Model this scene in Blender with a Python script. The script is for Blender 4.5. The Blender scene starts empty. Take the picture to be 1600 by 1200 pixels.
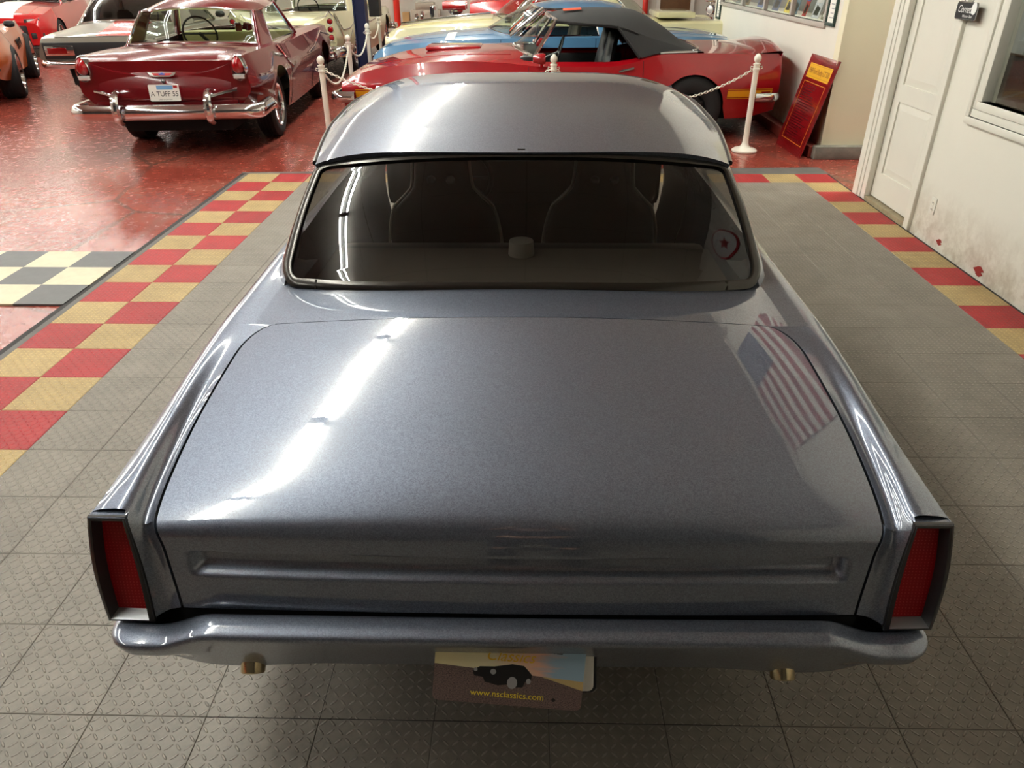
import bpy, bmesh, math, random
from mathutils import Vector, Matrix
PI = math.pi
random.seed(7)
SC = bpy.context.scene
COL = SC.collection
# ---------------------------------------------------------------- camera
CAM_F, CAM_PITCH, CAM_YAW, CAM_ROLL, CAM_H = 1144.16, .522867, .0241471, -.00513883, 1.74379
cam = bpy.data.cameras.new('camera')
cam.sensor_fit = 'HORIZONTAL'; cam.sensor_width = 36.0; cam.lens = 36.0 * CAM_F / 1600.0
cam.clip_start = .02; cam.clip_end = 200
camo = bpy.data.objects.new('camera', cam); COL.objects.link(camo)
camo.matrix_world = (Matrix.Translation((0, 0, CAM_H)) @ Matrix.Rotation(CAM_YAW, 4, 'Z') @
                     Matrix.Rotation(PI / 2 - CAM_PITCH, 4, 'X') @ Matrix.Rotation(CAM_ROLL, 4, 'Z'))
SC.camera = camo
# ---------------------------------------------------------------- world, exposure, light level
w = bpy.data.worlds.new('world'); SC.world = w; w.use_nodes = True
w.node_tree.nodes['Background'].inputs[0].default_value = (1.0, .95, .88, 1)
w.node_tree.nodes['Background'].inputs[1].default_value = .12
SC.view_settings.view_transform = 'Standard'; SC.view_settings.look = 'None'
SC.view_settings.exposure = 0.38; SC.view_settings.gamma = 1.0; SC.view_settings.use_curve_mapping = False
TUBE_POWER = 100.0          # emission of the fluorescent tubes
SC.cycles.max_bounces = 7; SC.cycles.diffuse_bounces = 3; SC.cycles.glossy_bounces = 4; SC.cycles.transparent_max_bounces = 10; SC.cycles.caustics_reflective = False; SC.cycles.caustics_refractive = False
TUBE_COL = (.96, .985, .93)
CEIL_Z = 4.8

# ---------------------------------------------------------------- helpers: materials
def srgb(r, g, b):
    f = lambda c: (c / 255 / 12.92) if c / 255 <= .04045 else ((c / 255 + .055) / 1.055) ** 2.4
    return (f(r), f(g), f(b), 1.0)
MATS = {}
class NT:
    def __init__(s, name):
        m = bpy.data.materials.new(name); m.use_nodes = True
        s.m = m; s.t = m.node_tree; s.n = s.t.nodes; s.b = s.n['Principled BSDF']; s.out = s.n['Material Output']
        MATS[name] = m
    def new(s, typ, **kw):
        n = s.n.new(typ)
        for k, v in kw.items(): setattr(n, k, v)
        return n
    def put(s, sock, v):
        if isinstance(v, bpy.types.NodeSocket): s.t.links.new(v, sock)
        else: sock.default_value = v
    def math(s, op, a, b=None, c=None):
        n = s.new('ShaderNodeMath', operation=op)
        s.put(n.inputs[0], a)
        if b is not None: s.put(n.inputs[1], b)
        if c is not None: s.put(n.inputs[2], c)
        return n.outputs[0]
    def mix(s, fac, a, b, blend='MIX'):
        n = s.new('ShaderNodeMix', data_type='RGBA', blend_type=blend)
        s.put(n.inputs[0], fac); s.put(n.inputs[6], a); s.put(n.inputs[7], b)
        return n.outputs[2]
    def co(s, kind='Object'):
        return s.new('ShaderNodeTexCoord').outputs[kind]
    def pos(s):
        return s.new('ShaderNodeNewGeometry').outputs['Position']
    def noise(s, vec, scale, detail=3, rough=.55, out=0):
        n = s.new('ShaderNodeTexNoise'); s.put(n.inputs['Vector'], vec)
        n.inputs['Scale'].default_value = scale; n.inputs['Detail'].default_value = detail; n.inputs['Roughness'].default_value = rough
        return n.outputs[out]
    def ramp(s, fac, stops):
        n = s.new('ShaderNodeValToRGB'); s.put(n.inputs[0], fac)
        e = n.color_ramp.elements
        while len(e) < len(stops): e.new(.5)
        for k, (p, c) in enumerate(stops): e[k].position = p; e[k].color = c if len(c) == 4 else (*c, 1)
        return n.outputs[0]
    def xyz(s, vec):
        n = s.new('ShaderNodeSeparateXYZ'); s.put(n.inputs[0], vec); return n.outputs
    def scale(s, vec, sc):
        n = s.new('ShaderNodeMapping'); s.put(n.inputs[0], vec); n.inputs['Scale'].default_value = sc; return n.outputs[0]
    def bump(s, h, dist=.001, strength=1.0):
        n = s.new('ShaderNodeBump'); n.inputs['Distance'].default_value = dist; n.inputs['Strength'].default_value = strength
        s.put(n.inputs['Height'], h); s.t.links.new(n.outputs[0], s.b.inputs['Normal'])
    def set(s, **kw):
        names = dict(col='Base Color', rough='Roughness', metal='Metallic', coat='Coat Weight', coatr='Coat Roughness', em='Emission Color',
                     ems='Emission Strength', spec='Specular IOR Level', alpha='Alpha', trans='Transmission Weight', ior='IOR')
        for k, v in kw.items(): s.put(s.b.inputs[names[k]], v)
        return s
def pm(name, rgb, rough=.5, metal=0.0, coat=0.0, var=0.0, vscale=6.0, bump=0.0, bscale=60.0, spec=.5):
    """plain procedural material: colour with a little noise variation"""
    if name in MATS: return MATS[name]
    t = NT(name); c = srgb(*rgb)
    t.set(rough=rough, metal=metal, coat=coat, coatr=.03, spec=spec)
    o = t.co()
    if var > 0:
        n = t.noise(o, vscale, 4)
        d = tuple(x * (1 - var) for x in c[:3]) + (1,); l = tuple(min(1, x * (1 + var)) for x in c[:3]) + (1,)
        t.set(col=t.ramp(n, [(.3, d), (.7, l)]))
    else: t.set(col=c)
    if bump > 0: t.bump(t.noise(o, bscale, 3), bump)
    return t.m
def paint(name, rgb, metal=.0, rough=.35, coat=1.0):
    if name in MATS: return MATS[name]
    t = NT(name); c = srgb(*rgb)
    n = t.noise(t.co(), 900, 1)
    t.set(col=t.mix(n, tuple(x * .93 for x in c[:3]) + (1,), tuple(min(1, x * 1.07) for x in c[:3]) + (1,)), metal=metal, rough=rough, coat=coat, coatr=.015)
    return t.m
def glassmat(name, tint, ior=1.5, rough=0.0):
    if name in MATS: return MATS[name]
    t = NT(name)
    t.n.remove(t.b)
    tr = t.new('ShaderNodeBsdfTransparent'); tr.inputs[0].default_value = (*tint, 1)
    gl = t.new('ShaderNodeBsdfGlossy'); gl.inputs['Roughness'].default_value = rough; gl.inputs[0].default_value = (1, 1, 1, 1)
    fr = t.new('ShaderNodeFresnel'); fr.inputs[0].default_value = ior
    bf = t.new('ShaderNodeNewGeometry').outputs['Backfacing']; t.put(fr.inputs[0], t.math('ADD', ior, t.math('MULTIPLY', bf, 1.0 / ior - ior)))
    mx = t.new('ShaderNodeMixShader')
    t.t.links.new(fr.outputs[0], mx.inputs[0]); t.t.links.new(tr.outputs[0], mx.inputs[1]); t.t.links.new(gl.outputs[0], mx.inputs[2])
    t.t.links.new(mx.outputs[0], t.out.inputs[0])
    return t.m
def emit(name, rgb, strength):
    if name in MATS: return MATS[name]
    t = NT(name); t.set(col=(*rgb, 1), em=(*rgb, 1), ems=strength); return t.m

# ---------------------------------------------------------------- helpers: meshes
class MB:
    """collects shapes; build() links them as one mesh object"""
    def __init__(s): s.v = []; s.f = []; s.mi = []; s.cur = 0
    def add(s, vs, fs):
        o = len(s.v); s.v += [tuple(v) for v in vs]
        for f in fs: s.f.append([i + o for i in f]); s.mi.append(s.cur)
        return s
    def box(s, lo, hi, bev=0.0):
        (a, b, c), (d, e, f) = lo, hi
        if bev <= 0:
            return s.add([(a, b, c), (d, b, c), (d, e, c), (a, e, c), (a, b, f), (d, b, f), (d, e, f), (a, e, f)],
                         [(0, 3, 2, 1), (4, 5, 6, 7), (0, 1, 5, 4), (1, 2, 6, 5), (2, 3, 7, 6), (3, 0, 4, 7)])
        bm = bmesh.new(); bmesh.ops.create_cube(bm, size=1)
        for v in bm.verts: v.co = Vector(((a + d) / 2 + v.co.x * (d - a), (b + e) / 2 + v.co.y * (e - b), (c + f) / 2 + v.co.z * (f - c)))
        bmesh.ops.bevel(bm, geom=bm.edges[:], offset=bev, segments=2, affect='EDGES', profile=.6)
        bm.verts.index_update()
        s.add([v.co[:] for v in bm.verts], [[v.index for v in f.verts] for f in bm.faces]); bm.free(); return s
    def obox(s, c, size, M=None, bev=0.0):
        t = MB(); h = [q / 2 for q in size]; t.box([-q for q in h], h, bev)
        M = (Matrix.Translation(c) @ M) if M is not None else Matrix.Translation(c)
        return s.add([M @ Vector(v) for v in t.v], t.f)
    def grid(s, P, flip=False, closeu=False, closev=False):
        """P: list of rows of points"""
        nu, nv = len(P), len(P[0]); vs = [p for r in P for p in r]; fs = []
        for i in range(nu if closeu else nu - 1):
            for j in range(nv if closev else nv - 1):
                a, b = i * nv + j, i * nv + (j + 1) % nv; c, d = ((i + 1) % nu) * nv + (j + 1) % nv, ((i + 1) % nu) * nv + j
                fs.append((a, d, c, b) if flip else (a, b, c, d))
        return s.add(vs, fs)
    def tube(s, path, r, n=6, closed=False, cap=True):
        pts = [Vector(p) for p in path]; N = len(pts); rows = []
        up = None
        for i, p in enumerate(pts):
            a = pts[(i - 1) % N] if (closed or i > 0) else p; b = pts[(i + 1) % N] if (closed or i < N - 1) else p
            t = (b - a); t = t.normalized() if t.length > 1e-9 else Vector((0, 0, 1))
            if up is None: up = Vector((0, 0, 1)) if abs(t.z) < .9 else Vector((1, 0, 0))
            u = (up - t * up.dot(t)); u = u.normalized() if u.length > 1e-6 else t.orthogonal().normalized(); up = u; v = t.cross(u)
            rr = r(i / max(1, N - 1)) if callable(r) else r
            rows.append([p + (u * math.cos(2 * PI * k / n) + v * math.sin(2 * PI * k / n)) * rr for k in range(n)])
        s.grid(rows, closeu=closed, closev=True)
        if cap and not closed:
            o = len(s.v); s.add([x for x in rows[0]], [list(range(n))[::-1]]); s.add([x for x in rows[-1]], [list(range(n))])
        return s
    def strip(s, path, wdt, th, nrm):
        """flat band along a path: wdt across, th thick along nrm (vector or callable)"""
        pts = [Vector(p) for p in path]; N = len(pts); rows = []
        for i, p in enumerate(pts):
            t = (pts[min(N - 1, i + 1)] - pts[max(0, i - 1)]).normalized(); n = Vector(nrm(i / (N - 1)) if callable(nrm) else nrm).normalized(); c = t.cross(n).normalized()
            a, b = c * wdt / 2, n * th / 2
            rows.append([p - a - b, p + a - b, p + a + b, p - a + b])
        s.grid(rows, closev=True); s.add(rows[0], [(3, 2, 1, 0)]); s.add(rows[-1], [(0, 1, 2, 3)]); return s
    def lathe(s, prof, n=24, M=None, cap=False):
        M = M or Matrix(); rows = [[M @ Vector((r * math.cos(2 * PI * k / n), r * math.sin(2 * PI * k / n), z)) for k in range(n)] for r, z in prof]
        s.grid(rows, closev=True)
        if cap: s.add(rows[0], [list(range(n))[::-1]]); s.add(rows[-1], [list(range(n))])
        return s
    def prism(s, poly, M, d):
        """polygon (x,y) extruded from z=0 to d, placed by M"""
        n = len(poly); a = [M @ Vector((x, y, 0)) for x, y in poly]; b = [M @ Vector((x, y, d)) for x, y in poly]
        s.add(a + b, [list(range(n))[::-1], list(range(n, 2 * n))] + [(i, (i + 1) % n, n + (i + 1) % n, n + i) for i in range(n)]); return s
    def xf(s, M):
        s.v = [tuple(M @ Vector(v)) for v in s.v]; return s
    def mirror(s):
        n = len(s.v); s.v += [(-x, y, z) for x, y, z in s.v]; s.f += [[i + n for i in f][::-1] for f in s.f]; s.mi += s.mi[:]; return s
    def mesh(s, name, mats, smooth=True, angle=35, merge=True):
        me = bpy.data.meshes.new(name)
        bm = bmesh.new(); vs = [bm.verts.new(v) for v in s.v]
        for f, mi in zip(s.f, s.mi):
            q = []
            for i in f:
                if vs[i] not in q: q.append(vs[i])
            if len(q) < 3: continue
            try: bf = bm.faces.new(q); bf.material_index = mi
            except ValueError: pass
        if merge: bmesh.ops.remove_doubles(bm, verts=bm.verts[:], dist=1e-5)
        bm.to_mesh(me); bm.free()
        for m in (mats if isinstance(mats, (list, tuple)) else [mats]): me.materials.append(MATS[m] if isinstance(m, str) else m)
        if smooth:
            me.shade_smooth()
            if angle < 180: me.set_sharp_from_angle(angle=math.radians(angle))
        return me
    def build(s, name, mats, parent=None, smooth=True, angle=35, loc=None, rot=None, merge=True):
        o = bpy.data.objects.new(name, s.mesh(name, mats, smooth, angle, merge)); COL.objects.link(o)
        if parent is not None: o.parent = parent
        if loc is not None: o.location = loc
        if rot is not None: o.rotation_euler = rot
        return o
def each(b, name, mats, parent=None, **k):
    """build every separate piece of b as an object of its own"""
    par = list(range(len(b.v)))
    def find(i):
        while par[i] != i: par[i] = par[par[i]]; i = par[i]
        return i
    key = {}
    for i, v in enumerate(b.v):
        q = (round(v[0], 5), round(v[1], 5), round(v[2], 5))
        if q in key: par[find(i)] = find(key[q])
        else: key[q] = i
    for f in b.f:
        for i in f[1:]: par[find(i)] = find(f[0])
    comp = {}
    for fi, f in enumerate(b.f): comp.setdefault(find(f[0]), []).append(fi)
    out = []
    for fs in comp.values():
        m = MB(); idx = {}
        for fi in fs:
            g = []
            for i in b.f[fi]:
                if i not in idx: idx[i] = len(m.v); m.v.append(b.v[i])
                g.append(idx[i])
            m.f.append(g); m.mi.append(b.mi[fi])
        out.append(m.build(name, mats, parent, **k))
    return out
def thing(name, label, cat, loc=(0, 0, 0), rz=0.0, group=None):
    o = bpy.data.objects.new(name, None); COL.objects.link(o); o.location = loc; o.rotation_euler = (0, 0, rz)
    o['label'] = label; o['category'] = cat; o.empty_display_size = .1
    if group: o['group'] = group
    return o
def tag(o, label, cat, group=None):
    o['label'] = label; o['category'] = cat
    if group: o['group'] = group
    return o
def struct(o): o['kind'] = 'structure'; return o
def stuff(o): o['kind'] = 'stuff'; return o
def link_copy(o, parent=None, loc=None):
    c = o.copy(); COL.objects.link(c); c.parent = parent
    if loc is not None: c.location = loc
    for ch in list(o.children): link_copy(ch, c)
    return c
def pchip(pts):
    xs = [p[0] for p in pts]; ys = [p[1] for p in pts]; n = len(xs)
    if n == 1: return lambda x: ys[0]
    h = [xs[i + 1] - xs[i] for i in range(n - 1)]; d = [(ys[i + 1] - ys[i]) / h[i] for i in range(n - 1)]
    m = [d[0]] + [0 if d[i - 1] * d[i] <= 0 else (3 * (h[i - 1] + h[i])) / ((2 * h[i] + h[i - 1]) / d[i - 1] + (h[i] + 2 * h[i - 1]) / d[i]) for i in range(1, n - 1)] + [d[-1]]
    def f(x):
        if x <= xs[0]: return ys[0]
        if x >= xs[-1]: return ys[-1]
        i = 0
        while x > xs[i + 1]: i += 1
        t = (x - xs[i]) / h[i]
        return (2 * t**3 - 3 * t * t + 1) * ys[i] + (t**3 - 2 * t * t + t) * h[i] * m[i] + (-2 * t**3 + 3 * t * t) * ys[i + 1] + (t**3 - t * t) * h[i] * m[i + 1]
    return f
def catmull(P, per=6):
    P = [Vector(p) for p in P]; out = []
    for i in range(len(P) - 1):
        p0, p1, p2, p3 = P[max(0, i - 1)], P[i], P[i + 1], P[min(len(P) - 1, i + 2)]
        for k in range(per):
            t = k / per
            out.append(.5 * ((2 * p1) + (p2 - p0) * t + (2 * p0 - 5 * p1 + 4 * p2 - p3) * t * t + (3 * p1 - p0 - 3 * p2 + p3) * t**3))
    return out + [P[-1]]
def lin(a, b, n): return [a + (b - a) * i / (n - 1) for i in range(n)]
def sstep(a, b, x):
    t = max(0, min(1, (x - a) / (b - a))); return t * t * (3 - 2 * t)
def text_mesh(body, size, align='CENTER', extrude=.0, shear=0.0):
    cu = bpy.data.curves.new('lettering', 'FONT'); cu.body = body; cu.size = size; cu.align_x = align; cu.align_y = 'CENTER'; cu.extrude = extrude; cu.shear = shear
    cu.resolution_u = 3
    ob = bpy.data.objects.new('lettering', cu); COL.objects.link(ob)
    dg = bpy.context.evaluated_depsgraph_get(); me = bpy.data.meshes.new_from_object(ob.evaluated_get(dg))
    bpy.data.objects.remove(ob); bpy.data.curves.remove(cu); return me
def text(name, body, size, mat, parent, M, width=None, shear=0.0, align='CENTER'):
    """flat lettering; local x right, y up, placed by matrix M"""
    me = text_mesh(body, size, align, .0, shear)
    xs = [v.co.x for v in me.vertices] or [0, 1]
    k = (width / (max(xs) - min(xs))) if width else 1.0
    for v in me.vertices: v.co.x *= k
    me.transform(M); me.materials.clear(); me.materials.append(MATS[mat] if isinstance(mat, str) else mat); me.name = name
    o = bpy.data.objects.new(name, me); COL.objects.link(o); o.parent = parent; return o
def frame_M(origin, xdir, ydir):
    x = Vector(xdir).normalized(); y = Vector(ydir); y = (y - x * y.dot(x)).normalized(); z = x.cross(y)
    M = Matrix((x, y, z)).transposed().to_4x4(); M.translation = Vector(origin); return M

# ---------------------------------------------------------------- shared materials
pm('chrome', (225, 226, 228), .06, 1.0); pm('chrome_dull', (170, 170, 170), .25, 1.0); pm('black_trim', (22, 22, 22), .28, 0, .3)
pm('rubber', (24, 24, 25), .75, bump=.0006, bscale=150); pm('underbody', (10, 10, 10), .9); pm('black_plastic', (18, 18, 19), .5)
pm('steel_dark', (60, 60, 62), .35, .9); pm('white_plastic', (238, 232, 216), .35, var=.03); pm('gap_black', (4, 4, 4), .9)
pm('red_lens', (120, 8, 10), .15, 0, .8); pm('clear_lens', (220, 220, 215), .12, .3, .8); pm('black_vinyl', (16, 16, 17), .42, bump=.0004, bscale=300)
pm('white_letter', (240, 240, 236), .5); pm('black_letter', (12, 12, 12), .5); pm('red_letter', (120, 10, 12), .5); pm('gold_letter', (222, 178, 40), .5)
glassmat('glass_clear', (.82, .87, .83), 1.22); glassmat('glass_dark', (.54, .52, .49), 1.5); glassmat('glass_smoke', (.22, .22, .22), 1.3); glassmat('glass_window', (.9, .92, .9), 1.25)
# ---------------------------------------------------------------- the room: materials
T = .3048
GX0, GY0 = -2.0704, 7.0242            # left edge of the grey tile field, far edge of the tile rows
def tread(name, rgb, var=.10):
    t = NT(name); c = srgb(*rgb); o = t.co(); x, y, z = t.xyz(o)
    N = 12.0 / T
    u = t.math('MULTIPLY', x, N); v = t.math('MULTIPLY', y, N)
    iu = t.math('FLOOR', u); iv = t.math('FLOOR', v)
    par = t.math('MODULO', t.math('ADD', t.math('ADD', iu, iv), 200.0), 2.0)
    sg = t.math('SUBTRACT', t.math('MULTIPLY', par, 2.0), 1.0)
    a = t.math('SUBTRACT', t.math('SUBTRACT', u, iu), .5); b = t.math('MULTIPLY', t.math('SUBTRACT', t.math('SUBTRACT', v, iv), .5), sg)
    la = t.math('DIVIDE', t.math('ADD', a, b), .70); lb = t.math('DIVIDE', t.math('SUBTRACT', a, b), .19)
    h = t.math('SUBTRACT', t.math('SUBTRACT', 1.0, t.math('MULTIPLY', la, la)), t.math('MULTIPLY', lb, lb))
    h = t.math('MINIMUM', t.math('MAXIMUM', h, 0.0), .7)
    rnd = t.new('ShaderNodeObjectInfo').outputs['Random']
    p = t.pos(); n1 = t.noise(p, 5.0, 5, .65); n2 = t.noise(p, 45.0, 4, .6)
    k = t.math('ADD', t.math('MULTIPLY', t.math('SUBTRACT', n1, .5), .7), t.math('MULTIPLY', t.math('SUBTRACT', n2, .5), .55))
    k = t.math('ADD', k, t.math('MULTIPLY', t.math('SUBTRACT', rnd, .5), var))
    k = t.math('ADD', k, t.math('MULTIPLY', h, .65)); k = t.math('ADD', k, 1.0)  # dash tops lightened: wear, plus painted highlights the bump alone leaves faint
    vm = t.new('ShaderNodeVectorMath', operation='SCALE'); vm.inputs[0].default_value = c[:3]; t.put(vm.inputs['Scale'], k)
    t.set(col=vm.outputs[0], rough=t.math('ADD', .42, t.math('MULTIPLY', n2, .25)), spec=.45)
    t.bump(h, .006, 1.0)
    return t.m
tread('tile_grey', (126, 119, 109)); tread('tile_red', (156, 32, 35), .16); tread('tile_tan', (168, 144, 96), .12)
pm('tile_black', (82, 82, 82), .45, var=.12, vscale=14); pm('tile_white', (204, 192, 162), .45, var=.08, vscale=14)
pm('edge_grey', (88, 86, 82), .6, var=.18, vscale=9)
def redfloor():
    t = NT('red_floor'); p = t.pos()
    n = t.noise(p, 1.1, 6, .62); n2 = t.noise(p, 14, 5, .7); n3 = t.noise(t.scale(p, (1, .25, 1)), 3.0, 5, .6)
    c = t.ramp(n, [(.30, srgb(124, 50, 39)), (.5, srgb(140, 62, 49)), (.72, srgb(154, 92, 77))])
    c = t.mix(t.ramp(n2, [(.55, (0, 0, 0)), (.85, (.22, .22, .22))]), c, srgb(172, 112, 94))
    c = t.mix(t.ramp(n3, [(.60, (0, 0, 0)), (.72, (.45, .45, .45))]), c, srgb(120, 96, 84))
    vo = t.new('ShaderNodeTexVoronoi', feature='DISTANCE_TO_EDGE'); t.put(vo.inputs['Vector'], p); vo.inputs['Scale'].default_value = .45
    c = t.mix(t.ramp(vo.outputs['Distance'], [(.0, (.75, .75, .75)), (.012, (0, 0, 0))]), c, srgb(90, 70, 60))
    t.set(col=c, rough=t.ramp(n2, [(.35, (.16, .16, .16)), (.75, (.34, .34, .34))]), spec=.55)
    t.bump(t.noise(p, 30, 4), .0012); return t.m
redfloor()
def wallmat(name, rgb, dirt=.7, h0=.06, h1=.42):
    t = NT(name); p = t.pos(); x, y, z = t.xyz(p)
    n = t.noise(p, 1.6, 4); n2 = t.noise(p, 9, 6, .7)
    c = t.ramp(n, [(.3, tuple(q * .95 for q in srgb(*rgb)[:3])), (.7, srgb(*rgb)[:3])])
    g = t.math('SUBTRACT', 1.0, t.math('DIVIDE', t.math('SUBTRACT', z, h0), h1 - h0))
    g = t.math('MULTIPLY', t.math('MINIMUM', t.math('MAXIMUM', g, 0.0), 1.0), t.ramp(n2, [(.38, (0, 0, 0)), (.62, (1, 1, 1))]))
    c = t.mix(t.math('MULTIPLY', g, dirt), c, srgb(150, 128, 98))
    t.set(col=c, rough=.55); t.bump(t.noise(p, 80, 2), .0004); return t.m
wallmat('wall_white', (226, 221, 207), .5); wallmat('wall_tan', (230, 222, 192), .0); wallmat('wall_back', (214, 208, 194), .25, 0, .8)
wallmat('wall_dark', (70, 68, 66), .0)
pm('trim_white', (223, 219, 206), .4, var=.03, vscale=5); pm('door_white', (221, 217, 204), .42, var=.02, vscale=3)
def ceilmat():
    t = NT('ceiling_panels'); p = t.pos(); x, y, z = t.xyz(p)
    fx = t.math('ABSOLUTE', t.math('SUBTRACT', t.math('FRACT', t.math('DIVIDE', x, 1.22)), .5)); fy = t.math('ABSOLUTE', t.math('SUBTRACT', t.math('FRACT', t.math('DIVIDE', y, 1.22)), .5))
    e = t.math('GREATER_THAN', t.math('MAXIMUM', fx, fy), .493)
    c = t.ramp(t.noise(p, 2, 3), [(.3, srgb(176, 170, 160)), (.7, srgb(190, 184, 174))])
    t.set(col=t.mix(t.math('MULTIPLY', e, .6), c, srgb(90, 86, 80)), rough=.8); return t.m
ceilmat()
def granite():
    t = NT('granite'); p = t.pos(); n = t.noise(p, 260, 2, .6); n2 = t.noise(p, 40, 3)
    c = t.ramp(n, [(.42, srgb(52, 36, 28)), (.55, srgb(90, 66, 50)), (.66, srgb(190, 165, 140))])
    t.set(col=t.mix(t.math('MULTIPLY', n2, .4), c, srgb(60, 40, 30)), rough=.2, coat=.3); return t.m
granite()
# ---------------------------------------------------------------- floor
floor = struct(MB().box((-15, -5, -.112), (6.5, 22.2, -.012)).build('floor', 'red_floor', smooth=False))
def tile_mesh(name, mat, th=.012, ch=.0016):
    h = T / 2 - .0006; i = h - ch
    b = MB().add([(-h, -h, -th), (h, -h, -th), (h, h, -th), (-h, h, -th), (-h, -h, -ch), (h, -h, -ch), (h, h, -ch), (-h, h, -ch), (-i, -i, 0), (i, -i, 0), (i, i, 0), (-i, i, 0)],
                 [(8, 9, 10, 11)] + [(k, (k + 1) % 4, 4 + (k + 1) % 4, 4 + k) for k in range(4)] + [(4 + k, 4 + (k + 1) % 4, 8 + (k + 1) % 4, 8 + k) for k in range(4)])
    return b.mesh(name, mat, smooth=False)
TM = {c: tile_mesh('tile', 'tile_' + c) for c in ('grey', 'red', 'tan', 'black', 'white')}
def place_tile(c, x, y):
    o = bpy.data.objects.new('tile', TM[c]); COL.objects.link(o); o.parent = floor; o.location = (x, y, 0); return o
hidden = MB(); WX_F = 2.83
n_t = 0
for r in range(0, 40):
    for cidx in range(-2, 17):
        x = GX0 + (cidx + .5) * T; y = GY0 - (r + .5) * T
        if cidx == 16: continue
        col = 'grey'
        if cidx in (-2, -1, 15) or r == 0: col = 'red' if (cidx + r) % 2 else 'tan'
        if r == 0 and -1 < cidx < 12: vis = False
        vis = y > .45
        if vis and abs(x) < .78 and 1.25 < y < 6.9: vis = False
        if vis and abs(x) < 1.2 and y > 3.2: vis = False
        if vis and col == 'grey' and x < -1.1 and y > 6.0: vis = x < -1.9
        # sight line past the frame's left and right edge
        if vis and (x < -.03 - .62 * (y + .9) - .4 or x > .62 * (y + .9) + .5): vis = False
        if vis: place_tile(col, x, y); n_t += 1
        else:
            hidden.cur = {'grey': 0, 'red': 1, 'tan': 2}[col]; h = T / 2 - .0008
            hidden.add([(x - h, y - h, 0), (x + h, y - h, 0), (x + h, y + h, 0), (x - h, y + h, 0)], [(0, 1, 2, 3)])
pm('underlay', (40, 38, 36), .8)
MB().box((GX0 - 2 * T - .08, -3, -.0115), (WX_F, GY0, -.006)).build('tile_underlay', 'underlay', floor, smooth=False)
stuff(hidden.build('tile_field', ['tile_grey', 'tile_red', 'tile_tan'], floor, smooth=False))
for r in range(3):
    for k in range(4):
        place_tile('black' if (r + k) % 2 == 0 else 'white', -2.905 - k * .3015, 4.69 - r * .302)
# grey edging ramps around the tile field
e = MB(); xl = GX0 - 2 * T
e.add([(xl, -3, -.001), (xl, GY0, -.001), (xl - .085, GY0, -.0105), (xl - .085, -3, -.0105)], [(0, 1, 2, 3)])
e.add([(xl - .085, GY0, -.001), (2.83, GY0, -.001), (2.83, GY0 + .30, -.010), (xl - .085, GY0 + .09, -.0105)], [(0, 1, 2, 3)])
e.build('edging', 'edge_grey', floor, smooth=False)
# ---------------------------------------------------------------- ceiling and far walls
struct(MB().box((-15, -5, CEIL_Z), (6.5, 22.2, CEIL_Z + .1)).build('ceiling', 'ceiling_panels', smooth=False))
struct(MB().box((-15, 22, -.012), (6.5, 22.2, CEIL_Z)).build('wall_back', 'wall_back', smooth=False))
struct(MB().box((-15.2, -5, -.012), (-15, 22, CEIL_Z)).build('wall_left', 'wall_back', smooth=False))
struct(MB().box((-15, -5.2, -.012), (6.5, -5, CEIL_Z)).build('wall_front', 'wall_dark', smooth=False))
# ---------------------------------------------------------------- right wall with door and office window
WX = 2.835
wl = MB(); Y_HALL = 7.64
D0, D1, W0, W1 = 5.44, 6.19, 3.3, 4.895      # door, window spans in y
for lo, hi in (((WX, -5, -.012), (WX + .07, W0, CEIL_Z)), ((WX, W0, -.012), (WX + .07, W1, .955)), ((WX, W0, 2.0), (WX + .07, W1, CEIL_Z)),
               ((WX, W1, -.012), (WX + .07, D0, CEIL_Z)), ((WX, D0, 2.03), (WX + .07, D1, CEIL_Z)), ((WX, D1, -.012), (WX + .07, 6.40, CEIL_Z)), ((WX, 6.40, 2.4), (WX + .07, Y_HALL, CEIL_Z))):
    wl.box(lo, hi)
wall_r = struct(wl.build('wall_right', 'wall_white', smooth=False))
# red paint chips left on the foot of the wall
pm('chip_red', (140, 40, 32), .7)
for (yy, zz, s) in ((4.41, .045, .045), (4.93, .055, .03)):
    pts = [(s * (1 + .45 * math.sin(7 * a + yy)) * math.cos(a), .7 * s * (1 + .3 * math.cos(5 * a)) * math.sin(a)) for a in lin(0, 2 * PI, 13)[:-1]]
    MB().prism(pts, frame_M((WX + .001, yy, zz), (0, -1, 0), (0, 0, 1)), .003).build('paint_chip', 'chip_red', wall_r, smooth=False)
# door
dr = bpy.data.objects.new('door_1', None); COL.objects.link(dr); dr.location = (WX + .035, (D0 + D1) / 2, 0); struct(dr)
dw = D1 - D0
def door_face():
    b = MB(); hw = dw / 2 - .004
    b.box((.012, -hw, .04), (.04, hw, 2.02))
    # stiles and rails stand proud of the recessed panels
    st = .10
    for lo, hi in (((0, -hw, .04), (.014, -hw + st, 2.02)), ((0, hw - st, .04), (.014, hw, 2.02)), ((0, -hw + st, .04), (.014, hw - st, .24)),
                   ((0, -hw + st, .79), (.014, hw - st, .915)), ((0, -hw + st, 1.90), (.014, hw - st, 2.02))): b.box(lo, hi)
    return b
door_face().build('door_leaf', 'door_white', dr, smooth=False)
for z0, z1 in ((.24, .79), (.915, 1.90)):
    hw = dw / 2 - .104; q = MB(); i = .055
    q.add([(.0125, -hw, z0), (.0125, hw, z0), (.0125, hw, z1), (.0125, -hw, z1), (.004, -hw + i, z0 + i), (.004, hw - i, z0 + i), (.004, hw - i, z1 - i), (.004, -hw + i, z1 - i)],
          [(4, 7, 6, 5)] + [(k, 4 + k, 4 + (k + 1) % 4, (k + 1) % 4) for k in range(4)])
    q.build('raised_panel', 'door_white', dr, smooth=False)
pm('brass', (170, 130, 40), .25, 1.0)
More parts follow.
